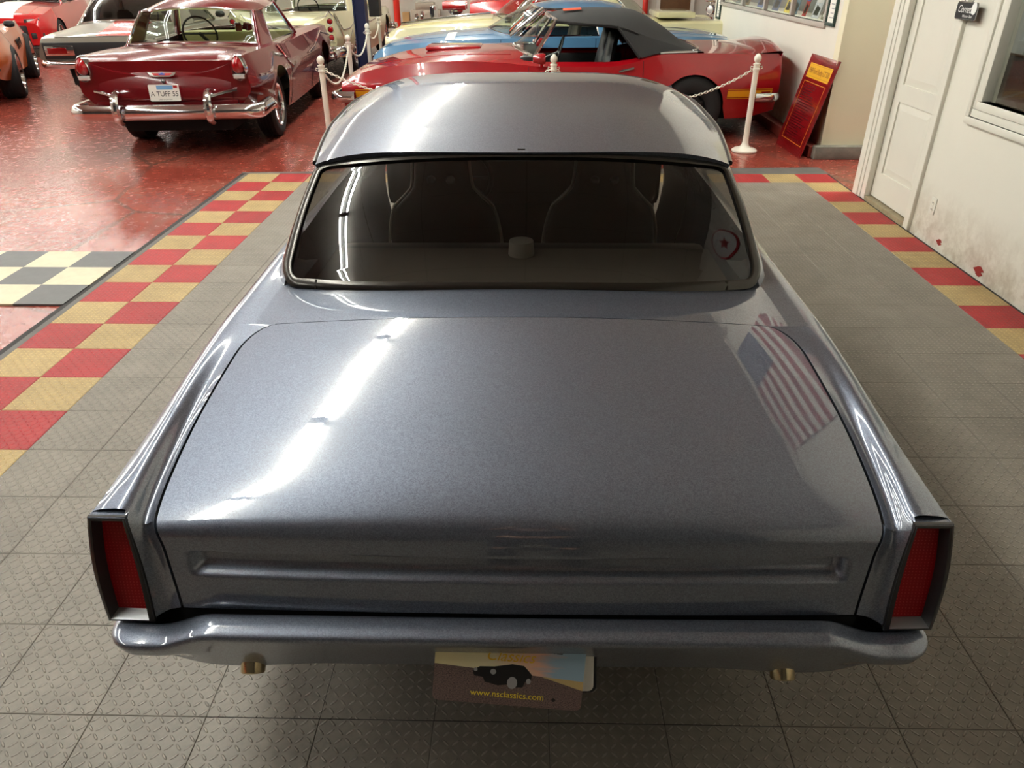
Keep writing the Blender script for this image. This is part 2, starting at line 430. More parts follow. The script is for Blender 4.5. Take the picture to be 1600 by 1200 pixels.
MB().lathe([(.0, .012), (.016, .012), (.021, .006), (.022, 0)], 16, Matrix.Translation((0, -dw / 2 + .06, .93)) @ Matrix.Rotation(-PI / 2, 4, 'Y')).build('lock_cylinder', 'brass', dr)
def trim(n, boxes, mat='trim_white', bev=.006):
    b = MB()
    for lo, hi in boxes: b.box(lo, hi, bev)
    return struct(b.build('trim_%d' % n, mat, smooth=False))
trim(1, [((WX - .018, D1 - .005, 0), (WX + .03, D1 + .07, 2.08)), ((WX - .03, D1 + .12, 0), (WX + .03, 6.405, 2.12)), ((WX - .024, D1 + .07, 0), (WX + .03, D1 + .12, 2.1))])
trim(2, [((WX - .018, D0 - .07, 0), (WX + .03, D0 + .004, 2.08)), ((WX - .026, D0 - .085, 0), (WX + .02, D0 - .066, 2.1))])
trim(3, [((WX - .018, D0 - .07, 2.025), (WX + .03, 6.4, 2.1))])
pm('threshold', (150, 136, 108), .6, var=.2, vscale=20)
trim(4, [((WX - .01, D0, -.01), (WX + .07, D1, .03))], 'threshold', .004)
# office window
win = bpy.data.objects.new('window_1', None); COL.objects.link(win); win.location = (WX, (W0 + W1) / 2, .955); struct(win)
hw, hh = (W1 - W0) / 2, 1.045
def ring(y0, y1, z0, z1, t, xa, xb, bev=.004):
    b = MB()
    for lo, hi in (((xa, y0 - t, z0 - t), (xb, y1 + t, z0)), ((xa, y0 - t, z1), (xb, y1 + t, z1 + t)), ((xa, y0 - t, z0), (xb, y0, z1)), ((xa, y1, z0), (xb, y1 + t, z1))): b.box(lo, hi, bev)
    return b
ring(-hw + .02, hw - .02, .02, hh - .02, .05, -.03, .05, .012).build('frame', 'trim_white', win)
ring(-hw - .03, hw + .03, -.03, hh + .03, .05, -.018, .02, .008).build('frame', 'trim_white', win)
ring(-hw - .08, hw + .08, -.08, hh + .08, .045, -.030, .02, .012).build('frame', 'trim_white', win)
MB().box((.03, -hw + .02, .02), (.034, hw - .02, hh - .02)).build('pane', 'glass_window', win, smooth=False)
pm('office_wall', (196, 196, 192), .7, var=.05); pm('wood_brown', (96, 66, 40), .5, var=.2, vscale=8)
struct(MB().box((WX + 1.05, 2.9, 0), (WX + 1.15, 6.38, CEIL_Z)).add([(WX + .07, 6.38, 0), (WX + 1.1, 6.38, 0), (WX + 1.1, 6.38, CEIL_Z), (WX + .07, 6.38, CEIL_Z)], [(0, 1, 2, 3)]).build('wall_office', 'office_wall', smooth=False))
ct = thing('office_counter', 'brown speckled granite counter behind the office window', 'counter', (WX + .5, 4.62, 0))
MB().box((-.32, -1.7, .90), (.53, 1.7, .945), .008).build('worktop', 'granite', ct)
MB().box((-.28, -1.68, 0), (.5, 1.68, .90)).build('cabinet_body', 'wood_brown', ct, smooth=False)
MB().box((-.24, 1.5, .945), (-.12, 1.58, 1.28)).build('upright', 'wood_brown', ct, smooth=False)
MB().box((.35, -1.68, .945), (.38, 1.68, 1.105)).build('backsplash', 'granite', ct, smooth=False)
MB().box((.344, -1.68, 1.105), (.385, 1.68, 1.12), .003).build('cap_strip', 'wood_brown', ct)
# power outlet
ou = thing('power_outlet', 'cream double power outlet low on the white wall beside the door', 'outlet', (WX, 5.13, .25))
MB().box((-.006, -.036, -.058), (0, .036, .058), .003).build('cover_plate', 'trim_white', ou)
for dz in (-.022, .022):
    MB().lathe([(0, .0), (.016, .0), (.017, -.004)], 14, Matrix.Translation((-.009, 0, dz)) @ Matrix.Rotation(-PI / 2, 4, 'Y')).build('socket', 'white_plastic', ou)
    b = MB()
    for dy in (-.006, .006): b.box((-.0102, dy - .0014, dz - .005), (-.009, dy + .0014, dz + .006))
    each(b, 'slot', 'black_letter', ou, smooth=False)
# small hanging sign by the door
hs = thing('hanging_sign', 'small black rounded sign with white script hanging between door and office window', 'sign', (WX - .02, 5.30, 1.46))
def rrect(w, h, r, n=5):
    out = []
    for cx, cy, a0 in ((w - r, h - r, 0), (-w + r, h - r, PI / 2), (-w + r, -h + r, PI), (w - r, -h + r, 1.5 * PI)):
        out += [(cx + r * math.cos(a0 + PI / 2 * k / n), cy + r * math.sin(a0 + PI / 2 * k / n)) for k in range(n + 1)]
    return out
HM = frame_M((-.03, 0, 0), (0, -1, 0), (0, 0, 1))
MB().prism(rrect(.128, .052, .02), HM @ Matrix.Translation((0, 0, -.004)), .004).build('border', 'chrome_dull', hs, smooth=False)
MB().prism(rrect(.122, .046, .017), HM, .0015).build('face', 'black_plastic', hs, smooth=False)
text('lettering', 'Cornett', .062, 'white_letter', hs, HM @ Matrix.Translation((-.015, .008, .0022)), .17, .25)
text('lettering', 'Motor Bar', .022, 'white_letter', hs, HM @ Matrix.Translation((.03, -.030, .0022)), .12)
MB().prism([(.03 * math.cos(a), .036 * math.sin(a)) for a in lin(0, 2 * PI, 17)[:-1]], HM @ Matrix.Translation((.09, .018, .0016)), .001).build('emblem', 'white_letter', hs, smooth=False)
b = MB()
for dy in (-.05, .05): b.tube([(-.03, dy, .05), (-.015, dy, .10), (.018, dy, .11)], .0025, 5)
each(b, 'hook', 'chrome', hs)
# ---------------------------------------------------------------- wall behind the red convertible (display window, curb) and the tan return wall
VX = 2.98; Y0, Y1 = 7.75, 13.3
b = MB()
for lo, hi in (((VX, Y0 + .15, -.012), (VX + .15, Y1, 1.2)), ((VX, Y0 + .15, 1.2), (VX + .15, 8.30, CEIL_Z)), ((VX, 12.8, 1.2), (VX + .15, Y1, CEIL_Z)), ((VX, 8.30, 2.15), (VX + .15, 12.8, CEIL_Z))): b.box(lo, hi)
struct(b.build('wall_display', 'wall_white', smooth=False))
struct(MB().box((VX, Y0 - .001, -.012), (5.5, Y0 + .15, CEIL_Z)).build('wall_return', 'wall_tan', smooth=False))
struct(MB().box((VX - .012, Y0 - .012, 0), (VX + .015, Y0 + .0, CEIL_Z)).build('trim_5', 'wall_tan', smooth=False))
pm('curb_grey', (120, 116, 106), .7, var=.2, vscale=12, bump=.002); pm('curb_red', (132, 52, 42), .5, var=.2, vscale=10)
struct(MB().box((VX - .09, Y0 - .10, -.012), (5.5, Y0 + .0, .115), .012).build('baseboard_return', 'curb_grey'))
struct(MB().box((VX - .12, Y0, -.012), (VX, Y1, .10), .02).build('baseboard_display', 'curb_red'))
w2 = bpy.data.objects.new('window_2', None); COL.objects.link(w2); w2.location = (VX, 10.55, 1.2); struct(w2)
pm('sill_grey', (176, 168, 158), .5, var=.05)
ring(-2.25, 2.25, 0, .95, .05, -.025, .03, .006).build('frame', 'sill_grey', w2)
for yy in (-1.15, -.05, 1.05): MB().box((-.02, yy - .03, 0), (.03, yy + .03, .95), .005).build('mullion', 'sill_grey', w2)
MB().box((.032, -2.25, 0), (.036, 2.25, .95)).build('pane', 'glass_window', w2, smooth=False)
b = MB().box((.06, -2.25, -.03), (.42, 2.25, -.005)); b.build('display_shelf', 'sill_grey', w2, smooth=False)
pm('case_back', (150, 150, 150), .6); MB().box((.42, -2.25, -.03), (.44, 2.25, .55)).build('case_back', 'case_back', w2, smooth=False)
# leaning cards, magazines and small models in the display window
cards = [(8.62, .20, (96, 90, 84), 'grey'), (8.92, .22, (206, 206, 214), 'white and blue'), (9.28, .12, (190, 60, 60), 'small red'), (9.62, .16, (90, 120, 140), 'teal'), (9.92, .20, (232, 200, 70), 'yellow'),
         (10.4, .26, (60, 84, 130), 'dark blue'), (11.1, .26, (90, 110, 160), 'mid blue'), (11.8, .24, (140, 120, 90), 'brown'), (12.3, .22, (120, 134, 140), 'blue-grey')]
for yy, wd, rgb, nm in cards:
    c = thing('display_card', nm + ' printed card leaning behind the pane of the display window', 'card', (VX + .10, yy, 1.2), 0, 'cards in the display window')
    M = frame_M((0, 0, .001), (0, -1, 0), (.25, 0, 1)); mt = pm('card_' + nm.replace(' ', '_'), rgb, .4, var=.35, vscale=25); m2 = pm('card_band_' + nm.replace(' ', '_'), tuple(min(255, 60 + int(q * .8)) for q in rgb[::-1]), .4)
    MB().prism([(-wd / 2, 0), (wd / 2, 0), (wd / 2, .24), (-wd / 2, .24)], M, .004).build('sheet', mt, c, smooth=False)
    MB().prism([(-wd * .4, .15), (wd * .4, .15), (wd * .4, .21), (-wd * .4, .21)], M @ Matrix.Translation((0, 0, .004)), .001).build('title_band', m2, c, smooth=False)
    MB().prism([(-wd * .35, .03), (wd * .3, .03), (wd * .38, .10), (-wd * .2, .13)], M @ Matrix.Translation((0, 0, .004)), .001).build('picture', 'white_letter' if nm == 'grey' else 'black_letter', c, smooth=False)
# framed certificates on the white wall
pm('frame_green', (38, 62, 54), .4); pm('paper', (236, 234, 224), .6)
for yy, z0, wd, ht, lb in ((8.12, 1.18, .24, .34, 'dark green framed certificate hung at the tan corner of the display wall'), (12.98, .95, .26, .46, 'narrow dark framed notice at the far end of the display wall')):
    c = thing('framed_certificate', lb, 'frame', (VX, yy, z0))
    ring(-wd / 2 + .03, wd / 2 - .03, .03, ht - .03, .03, -.025, 0, .004).build('frame', 'frame_green', c)
    MB().box((-.012, -wd / 2 + .03, .03), (-.004, wd / 2 - .03, ht - .03)).build('paper', 'paper', c, smooth=False)
    b = MB()
    for k in range(5): b.box((-.0135, -.05 + .008 * (k % 2), .07 + .04 * k), (-.012, .05 - .012 * (k % 3), .078 + .04 * k))
    each(b, 'printed_line', 'case_back', c, smooth=False)
# light switch and plastic holder on the tan wall
sw = thing('light_switch', 'cream light switch on the tan return wall', 'switch', (3.62, Y0, 1.17)); MB().box((-.045, -.008, -.06), (.045, 0, .06), .004).build('cover_plate', 'wall_tan', sw); MB().box((-.008, -.016, -.012), (.008, -.008, .012)).build('toggle', 'white_plastic', sw, smooth=False)
# red information board leaning on the wall
bd = thing('sign_board', 'tall dark red information board leaning against the white wall', 'sign board', (2.74, 7.72, -.012))
pm('board_red', (122, 12, 18), .18, 0, .6); pm('board_yellow', (226, 172, 36), .3); pm('board_line', (196, 140, 40), .35)
BM = frame_M((0, .72, 0), (.02, -1, 0), (.22, 0, .90))
MB().prism([(0, 0), (.74, 0), (.74, .94), (0, .94)], BM @ Matrix.Translation((0, 0, -.018)), .018).build('panel', 'board_red', bd, smooth=False)
MB().prism([(.07, .72), (.68, .72), (.68, .86), (.07, .86)], BM @ Matrix.Translation((0, 0, 0)), .001).build('title_band', 'board_yellow', bd, smooth=False)
b = MB()
for zz in (.735, .845): b.prism([(.07, zz), (.68, zz), (.68, zz + .006), (.07, zz + .006)], BM @ Matrix.Translation((0, 0, .001)), .0006)
for q in ([(.08, .10), (.67, .10), (.67, .106), (.08, .106)], [(.08, .68), (.67, .68), (.67, .686), (.08, .686)], [(.08, .10), (.086, .10), (.086, .686), (.08, .686)], [(.664, .10), (.67, .10), (.67, .686), (.664, .686)]):
    b.prism(q, BM, .001)
each(b, 'border_line', 'board_line', bd, smooth=False)
text('lettering', '1969 Ford Shelby GT 500', .075, 'red_letter', bd, BM @ Matrix.Translation((.375, .79, .0022)), .54)
b = MB(); rr = random.Random(3)
for k in range(22):
    zz = .645 - k * .0245; x1 = rr.uniform(.35, .62)
    x = .12
    while x < x1:
        l = rr.uniform(.02, .06); b.prism([(x, zz), (min(x + l, .64), zz), (min(x + l, .64), zz + .010), (x, zz + .010)], BM, .0008); x += l + .012
pm('board_print', (60, 4, 8), .4)
stuff(b.build('printed_text', 'board_print', bd, smooth=False))
# ---------------------------------------------------------------- ceiling lights
emit('tube_light', TUBE_COL, TUBE_POWER); pm('fixture_white', (225, 225, 220), .45)
FIX_Z = CEIL_Z - .12
pm('fixture_metal', (150, 150, 146), .4, .3)
emit('tube_light_soft', TUBE_COL, TUBE_POWER * .45)
def fixture(x, y, tube='tube_light', L=2.36, group='fluorescent fixtures on the ceiling', label='long ceiling fixture with two bare fluorescent tubes'):
    f = thing('ceiling_light', label, 'ceiling light', (x, y, CEIL_Z), 0, group)
    MB().box((-.055, -L / 2, -.06), (.055, L / 2, 0)).build('housing', 'fixture_metal', f, smooth=False)
    for dx in (-.075, .075):
        MB().tube([(dx, -L / 2 + .04, -.10), (dx, L / 2 - .04, -.10)], .018, 10).build('fluorescent_tube', tube, f)
    b = MB()
    for s in (-1, 1): b.box((-.10, s * (L / 2 - .02) - .02, -.125), (.10, s * (L / 2 - .02) + .02, -.06))
    each(b, 'end_cap', 'fixture_metal', f, smooth=False)
    return f
first = None
ROW_A = .13                                  # the row beside the coupe runs slightly askew to the tiles
for k in range(-1, 7):
    ly = 3.62 + k * 2.42; lx = -2.62 + ROW_A * (ly - 2.4) if k < 3 else -2.62 + ROW_A * (3.62 + 4.84 - 2.4) + .02 * (k - 2)
    if first is None: first = fixture(lx, ly); c = first
    else: c = link_copy(first, None, (lx, ly, CEIL_Z))
    c.rotation_euler = (0, 0, -ROW_A if k < 3 else -.008)
soft = None
for lx in (-6.2, -10.2, -13.6):
    for k in range(-2 if lx > -7 else 0, 8):  # nearest row carries on behind the camera, added to brighten the left floor
        if soft is None: soft = fixture(lx, 3.62 + k * 2.44, 'tube_light_soft')
        else: link_copy(soft, None, (lx, 3.62 + k * 2.44, CEIL_Z))
for lx, ly, lb in ((4.25, 6.75, 'added fill fixture with two tubes across the side passage, next to the office'), (4.25, 7.3, 'added fill fixture with two tubes across the side passage, next to the tan wall'), (3.45, 4.0, 'added fill fixture with two tubes inside the office'), (3.6, 9.6, 'added fill fixture with two tubes above the near end of the display case'), (3.6, 12.0, 'added fill fixture with two tubes above the far end of the display case')):  # unseen fixtures added to brighten the passage, office and display case
    c = link_copy(first, None, (lx, ly, CEIL_Z)); c['label'] = lb; c.rotation_euler = (0, 0, PI / 2 if 'passage' in lb else 0)
# ---------------------------------------------------------------- generic car body pieces (car faces +y, x to its right, origin on the floor)
class Body:
    """tables over y: zt top centre, zs/ws shoulder height and half width, zm/wm widest line, zb/wb lower edge; arches = [(y, z, r)]"""
    def __init__(s, arches=(), pt=3.0, **tab):
        s.t = {k: pchip(v) for k, v in tab.items()}; s.arches = arches; s.pt = pt
    def g(s, k, y, d=0.0): return s.t[k](y) if k in s.t else d
    def top(s, y, u):
        zs, zt, ws = s.g('zs', y), s.g('zt', y), s.g('ws', y)
        return Vector((ws * u, y, zs + (zt - zs) * (1 - abs(u)**s.pt) + s.g('fc', y) * math.exp(-((u - .88) / .11)**2)))
    def low(s, y):
        z = s.g('zb', y); cut = False
        for ay, az, r in s.arches:
            if abs(y - ay) < r:
                h = az + math.sqrt(r * r - (y - ay)**2)
                if h > z: z = h; cut = True
        return z
    def side(s, y, v):
        zs, ws = s.g('zs', y), s.g('ws', y); zb0, wb, wm, zm = s.g('zb', y), s.g('wb', y), s.g('wm', y), s.g('zm', y)
        zb = min(s.low(y), zs - .02); z = zs + (zb - zs) * v
        q = (zs - z) / max(1e-4, zs - zb0); qm = (zs - zm) / max(1e-4, zs - zb0)
        qm = max(.1, min(.9, qm))
        x = pchip([(0, ws), (qm, wm), (1, wb)])(q)
        return Vector((x, y, z))
    def ys(s, a, b, step=.06):
        n = max(3, int((b - a) / step) + 1); L = lin(a, b, n)
        for ay, az, r in s.arches:
            for th in lin(0, PI, 17):
                L.append(ay - (r - 1e-4) * math.cos(th))
        return sorted(set(round(q, 4) for q in L if a - 1e-6 <= q <= b + 1e-6))
def loft(body, a, b, us, vs, cut=None, step=.06, caps=(True, True)):
    """mirrored body shell; cut=(ya,yb,u): no top faces there for inner u"""
    m = MB(); Y = body.ys(a, b, step)
    if cut:
        Y = sorted(set(Y + [cut[0], cut[1]]))
        Y = [y for y in Y if min(abs(y - cut[0]), abs(y - cut[1])) < 1e-9 or min(abs(y - cut[0]), abs(y - cut[1])) > .012]
    rows = [[body.top(y, u) for u in us] + [body.side(y, v) for v in vs[1:]] for y in Y]
    n = len(rows[0]); vsx = [p for r in rows for p in r]; fs = []
    for i in range(len(Y) - 1):
        ym = (Y[i] + Y[i + 1]) / 2
        for j in range(n - 1):
            if cut and cut[0] < ym < cut[1] and j < len(us) - 1 and us[j + 1] <= cut[2] + 1e-6: continue
            fs.append((i * n + j, i * n + j + 1, (i + 1) * n + j + 1, (i + 1) * n + j))
    m.add(vsx, fs)
    for k, on in ((0, caps[0]), (-1, caps[1])):
        if on:
            r = rows[k]; b0 = Vector((0, r[0].y, r[-1].z)); m.add(r + [b0], [list(range(n + 1)) if k == 0 else list(range(n + 1))[::-1]])
    return m.mirror()
def side_line(body, pts, off=.003):
    """points (y, v) on the right body side pushed outward"""
    out = []
    for y, v in pts:
        p = body.side(y, v); out.append(p + Vector((off, 0, 0)))
    return out
def mk_wheel(name_t, parent, x, y, r, wdt, style, side, rimr=None, mats=('rubber', 'chrome')):
    """tyre and rim as children; axis along x, outer face towards side (+1/-1)"""
    rr = rimr or r * (.5 if style == 'dark' else .66); h = wdt / 2
    M = Matrix.Translation((x, y, r)) @ Matrix.Rotation(side * PI / 2, 4, 'Y')
    prof = [(rr, -h * .86), (rr + .012, -h * .95), ((r + rr) / 2, -h), (r - .028, -h * .95), (r - .006, -h * .78)]
    for k in range(5):
        zz = -h * .7 + k * h * .35; prof += [(r, zz - .012), (r, zz + .006), (r - .006, zz + .010)]
    prof += [(r - .006, h * .78), (r - .028, h * .95), ((r + rr) / 2, h), (rr + .012, h * .95), (rr, h * .86)]
    MB().lathe(prof, 40, M).build('tire', mats[0], parent, angle=50)
    b = MB().lathe([(rr, -h * .86), (rr * .93, -h * .6), (rr * .9, h * .2), (rr * .93, h * .78), (rr * 1.0, h * .9), (rr * 1.015, h * .94), (rr * .985, h * .96), (rr * .94, h * .8)], 40, M)
    if style == 'five':
        for k in range(5):
            A = M @ Matrix.Rotation(2 * PI * k / 5, 4, 'Z')
            b.add([A @ Vector(p) for p in ((.03, -.045, h * .62), (.03, .045, h * .62), (rr * .93, .032, h * .75), (rr * .93, -.032, h * .75), (.03, -.05, h * .3), (.03, .05, h * .3), (rr * .9, .04, h * .3), (rr * .9, -.04, h * .3))],
                  [(0, 3, 2, 1), (0, 1, 5, 4), (1, 2, 6, 5), (2, 3, 7, 6), (3, 0, 4, 7)])
        b.lathe([(.0, h * .8), (.035, h * .8), (.045, h * .7), (.06, h * .62), (.065, h * .3)], 20, M)
    else:
        b.lathe([(0, h * .95), (.04, h * .93), (.07, h * .75), (rr * .5, h * .68), (rr * .75, h * .74), (rr * .94, h * .55)], 32, M)
        for k in range(12):
            A = M @ Matrix.Rotation(2 * PI * k / 12, 4, 'Z'); b.obox(A @ Vector((rr * .72, 0, h * .74)), (.05, .02, .02), A.to_3x3().to_4x4())
    b.build('rim', 'black_plastic' if style == 'dark' else mats[1], parent, angle=40)  # dark style: shadow on the wheel put into a black rim colour
    MB().lathe([(0, h * .1), (rr * .92, h * .1)], 24, M).build('brake_disc', 'steel_dark', parent)
# ---------------------------------------------------------------- the grey coupe on the tiles
def coupe_paint():
    t = NT('paint_gunmetal'); o = t.co(); vo = t.new('ShaderNodeTexVoronoi'); vo.inputs['Scale'].default_value = 520; t.put(vo.inputs['Vector'], o)
    v = t.xyz(vo.outputs['Color'])[0]
    t.set(col=t.mix(v, srgb(93, 100, 113), srgb(118, 126, 141)), metal=.88, rough=.46, coat=1.0, coatr=.012)
    t.b.inputs['Coat IOR'].default_value = 1.9
    return t.m
coupe_paint()
CY = 3.35
car = thing('grey_coupe', 'metallic gunmetal grey two-door coupe with dark tinted rear window on the tread tiles', 'car', (-.027, CY, 0), .003)
OFF = Matrix.Translation((0, -CY, 0))
def ce(b, name, mat, parent=None, **k): return each(b.xf(OFF), name, mat, parent or car, **k)
def cb(b, name, mat, parent=None, **k): return b.xf(OFF).build(name, mat, parent or car, **k)
Q = catmull([(0, 2.36, .905), (0, 2.15, .912), (0, 2.0, .914), (0, 1.8, .906), (0, 1.6, .890), (0, 1.4, .867), (0, 1.25, .843), (0, 1.17, .826), (0, 1.115, .803), (0, 1.088, .770), (0, 1.078, .72), (0, 1.068, .66), (0, 1.058, .588)], 8)
QL = [0]
for i in range(1, len(Q)): QL.append(QL[-1] + (Q[i] - Q[i - 1]).length)
def qat(t):
    if t <= 0: return Q[0].copy()
    for i in range(1, len(Q)):
        if t <= QL[i]: return Q[i - 1].lerp(Q[i], (t - QL[i - 1]) / (QL[i] - QL[i - 1]))
    return Q[-1].copy()
def t_of_y(y):
    for i in range(1, len(Q)):
        if Q[i].y <= y: return QL[i - 1] + (QL[i] - QL[i - 1]) * (Q[i - 1].y - y) / (Q[i - 1].y - Q[i].y)
    return QL[-1]
def DK(x, t):
    q = qat(t); wd = sstep(.74, .835, q.z)
    return Vector((x, q.y + (1 - wd) * .014 * (x / .7)**2, q.z - .034 * (x / .8)**2 * wd - .006 * (1 - wd) * (x / .7)**2))
tF, tE = t_of_y(1.815), QL[-1] - .004
t_top = t_of_y(1.115)
xl_y = pchip([(0, .732), (.35, .736), (.7, .722), (.80, .705), (.95, .692), (1.2, .690)])
def xl(t):
    s = t - tF; x = xl_y(s)
    if s < .15: x -= .062 * (1 - math.sqrt(max(0, 1 - (1 - s / .15)**2)))
    return x
ST = sorted(set([tF + .15 * (1 - math.cos(k * PI / 20)) for k in range(11)] + lin(tF + .15, t_top, 26) + lin(t_top, tE, 60)))
def groove(P, x):
    """the pressed recess across the rear face of the lid"""
    e = 1 - sstep(.635, .662, abs(x))
    d = sstep(.728, .716, P.z) if P.z > .69 else 1 - sstep(.688, .655, P.z)
    d = (1 - sstep(.716, .724, P.z)) * sstep(.666, .684, P.z)
    return P + Vector((0, .028 * d * e, 0))
lid_x = [(-1 + 2 * k / 56) for k in range(57)]
# finer columns near the ends of the recess
lid_x = sorted(set([round(q, 4) for q in lid_x] + [s * q for s in (-1, 1) for q in (.905, .915, .925, .935, .945, .955, .975, .985)]))
rows = []
for t in ST:
    hwid = xl(t) - .003
    rows.append([groove(DK(hwid * q, t), hwid * q) for q in lid_x])
def lip(r, d): return [p + Vector(d) for p in r]
rows = [[p + Vector((0, -.002, -.022)) for p in rows[0]]] + rows + [[p + Vector((0, .022, -.002)) for p in rows[-1]]]
full = []
for i, r in enumerate(rows):
    a, b = r[0].copy(), r[-1].copy(); face = qat(ST[min(max(i - 1, 0), len(ST) - 1)]).z < .79
    d = Vector((.004, .022, 0)) if face else Vector((.004, 0, -.022))
    full.append([a + d] + r + [b + Vector((-d.x, d.y, d.z))])
lid = cb(MB().grid(full, flip=True), 'trunk_lid', 'paint_gunmetal', angle=55)
# quarter panels, deck filler and rear shoulders
B = Body(arches=[(2.22, .325, .345), (5.01, .325, .345)], pt=3.2,
         zt=[(1.1, .80), (2.3, .92), (4.05, .955), (4.6, .93), (5.2, .89), (5.62, .83)],
         zs=[(1.09, .800), (1.2, .812), (1.434, .838), (1.65, .860), (1.92, .877), (2.17, .886), (2.6, .892), (3.4, .895), (4.2, .885), (5.0, .87), (5.5, .835), (5.66, .81)],
         ws=[(1.09, .840), (1.43, .830), (1.8, .832), (2.1, .825), (2.5, .828), (3.2, .842), (4.2, .845), (5.0, .85), (5.66, .82)],
         wm=[(1.09, .86), (1.5, .885), (2.2, .90), (3.2, .895), (4.5, .90), (5.3, .88), (5.66, .84)],
         zm=[(1.0, .62), (5.7, .62)],
         wb=[(1.09, .80), (1.6, .83), (3, .83), (5, .83), (5.66, .78)],
         zb=[(1.09, .42), (1.5, .33), (1.9, .26), (3.2, .22), (5.3, .24), (5.66, .34)])
def ridge(y): return Vector((pchip([(1.09, .772), (1.3, .785), (1.6, .795), (2.1, .79)])(y), y, B.g('zs', y) + pchip([(1.09, .0), (1.25, .012), (1.6, .012), (2.2, .012)])(y)))
def ring_row(A, y):
    Bp = ridge(y); C = Vector((B.g('ws', y), y, B.g('zs', y)))
    V = (A + Bp) / 2; V.z -= pchip([(1.09, .024), (1.3, .020), (1.55, .008), (1.8, 0), (2.3, 0)])(y)
    mid = Bp.lerp(C, .6) + Vector((0, 0, .004))
    return catmull([A, V, Bp, mid, C], 4)
ysT = [qat(t).y for t in ST if t <= t_top]
side_rows = []
for t in [q for q in ST if q <= t_top + 1e-9]:
    A = DK(xl(t) + .003, t); y = max(A.y, 1.098); side_rows.append([A + Vector((.004, 0, -.022))] + ring_row(A, y))
rq = MB().grid(side_rows, flip=False)
face_rows = []
for t in [q for q in ST if q >= t_top - 1e-9]:
    k = (t - t_top) / (tE - t_top); A = DK(xl(t) + .003, t)
    Bp = ridge(1.098).lerp(Vector((.752, 1.06, .567)), k); V = (A + Bp) / 2 + Vector((0, .012 * (1 - .3 * k), -.024 * (1 - k)))
    face_rows.append([A + Vector((-.004, .022, 0))] + catmull([A, V, Bp], 4))
face_rows[0] = [face_rows[0][0]] + side_rows[-1][1:10]
rq.grid(face_rows, flip=False)
fl = []
for t in lin(t_of_y(2.33), tF - .003, 16):
    y = qat(t).y; A = DK(.73, t); half = ring_row(A, y)
    lft = [Vector((-p.x, p.y, p.z)) for p in half[::-1]]
    fl.append(lft + [DK(q, t) for q in lin(-.73, .73, 31)[1:-1]] + half)
nf = len(fl[0])
def behind_glass(p): return False
cut_rows = []
# the filler ends at the window base curve
rq.mirror()
for i in range(len(fl) - 1):
    for j in range(nf - 1):
        c = (fl[i][j] + fl[i + 1][j + 1]) / 2
        if abs(c.x) < .69 and c.y > 2.03 + .07 * abs(c.x / .7)**3.5: continue
        rq.add([fl[i][j], fl[i][j + 1], fl[i + 1][j + 1], fl[i + 1][j]], [(0, 3, 2, 1)])
# corner pieces between filler and rounded lid corner
lastf = [p + Vector((0, -.002, -.022)) for p in fl[-1]]
rq.grid([fl[-1], lastf], flip=True)
s0 = side_rows[0][1:]; hf = fl[-1][-17:]
rq.add([Vector((xl(tF), fl[-1][-17].y, hf[0].z))] , [])
for sg in (1, -1):
    P0 = [Vector((sg * p.x, p.y, p.z)) for p in hf]; P1 = [Vector((sg * p.x, p.y, p.z)) for p in s0]
    rq.grid([P0, P1], flip=sg > 0)
    a = Vector((sg * (xl(tF) + .003), fl[-1][0].y, DK(xl(tF), tF).z)); rq.add([a, P1[0], P0[0]], [(0, 1, 2) if sg < 0 else (0, 2, 1)])
sd = MB()
for rng in ((1.098, 5.62),):
    Y = B.ys(rng[0], rng[1], .05); sd.grid([[B.side(y, v) for v in lin(0, 1, 13)] for y in Y])
# belt strip, hood and nose
Yh = lin(4.12, 5.62, 30); sd.grid([[B.top(y, u) for u in lin(0, 1, 15)] for y in Yh])
Yb = lin(2.33, 4.12, 20); sd.grid([[B.top(y, u) for u in (.955, .97, .985, 1.0)] for y in Yb])
nose = [B.top(5.62, u) for u in lin(0, 1, 15)] + [B.side(5.62, v) for v in lin(0, 1, 13)[1:]]
sd.grid([nose, [Vector((p.x * .985, 5.66, p.z - .012)) for p in nose]], flip=True)
sd.add([Vector((p.x * .985, 5.66, p.z - .012)) for p in nose] + [Vector((0, 5.66, .32))], [list(range(len(nose) + 1))[::-1]])
sd.mirror(); o = len(rq.v); rq.v += sd.v; rq.f += [[i + o for i in f] for f in sd.f]; rq.mi += sd.mi
cb(rq, 'body_shell', 'paint_gunmetal', angle=48)
# dark structure below the skin: trunk well, floor pan, wheel housings
ub = MB().box((-.70, 1.14, .40), (.70, 2.0, .74)).box((-.80, 2.0, .17), (.80, 4.1, .32)).box((-.62, 4.1, .2), (.62, 5.55, .72)).box((-.60, 1.9, .3), (.60, 2.6, .7))
ub.box((-.80, 1.11, .46), (.80, 1.2, .60))
cb(ub, 'underbody', 'underbody', smooth=False)
# roof
he = pchip([(0, .668), (.15, .695), (.4, .722), (.7, .724), (1, .69)]); zc_ = pchip([(0, 1.228), (.1, 1.252), (.25, 1.281), (.45, 1.306), (.65, 1.318), (.85, 1.308), (1, 1.285)]); ze_ = pchip([(0, 1.178), (.15, 1.192), (.4, 1.215), (.7, 1.228), (1, 1.215)])
def RF(s, q):
    x = he(s) * q; y0 = 2.345 + .055 * q * q; y1 = 3.80 - .08 * q * q
    return Vector((x, y0 + (y1 - y0) * s, zc_(s) - (zc_(s) - ze_(s)) * abs(q)**5.5))
qs = [math.copysign(abs(q)**.8, q) for q in lin(-1, 1, 41)]
rr_ = [[RF(s, q) for q in qs] for s in [k / 36 for k in range(37)]]
rr_ = [[p + Vector((0, .012, -.02)) for p in rr_[0]]] + rr_ + [[p + Vector((0, -.005, -.02)) for p in rr_[-1]]]
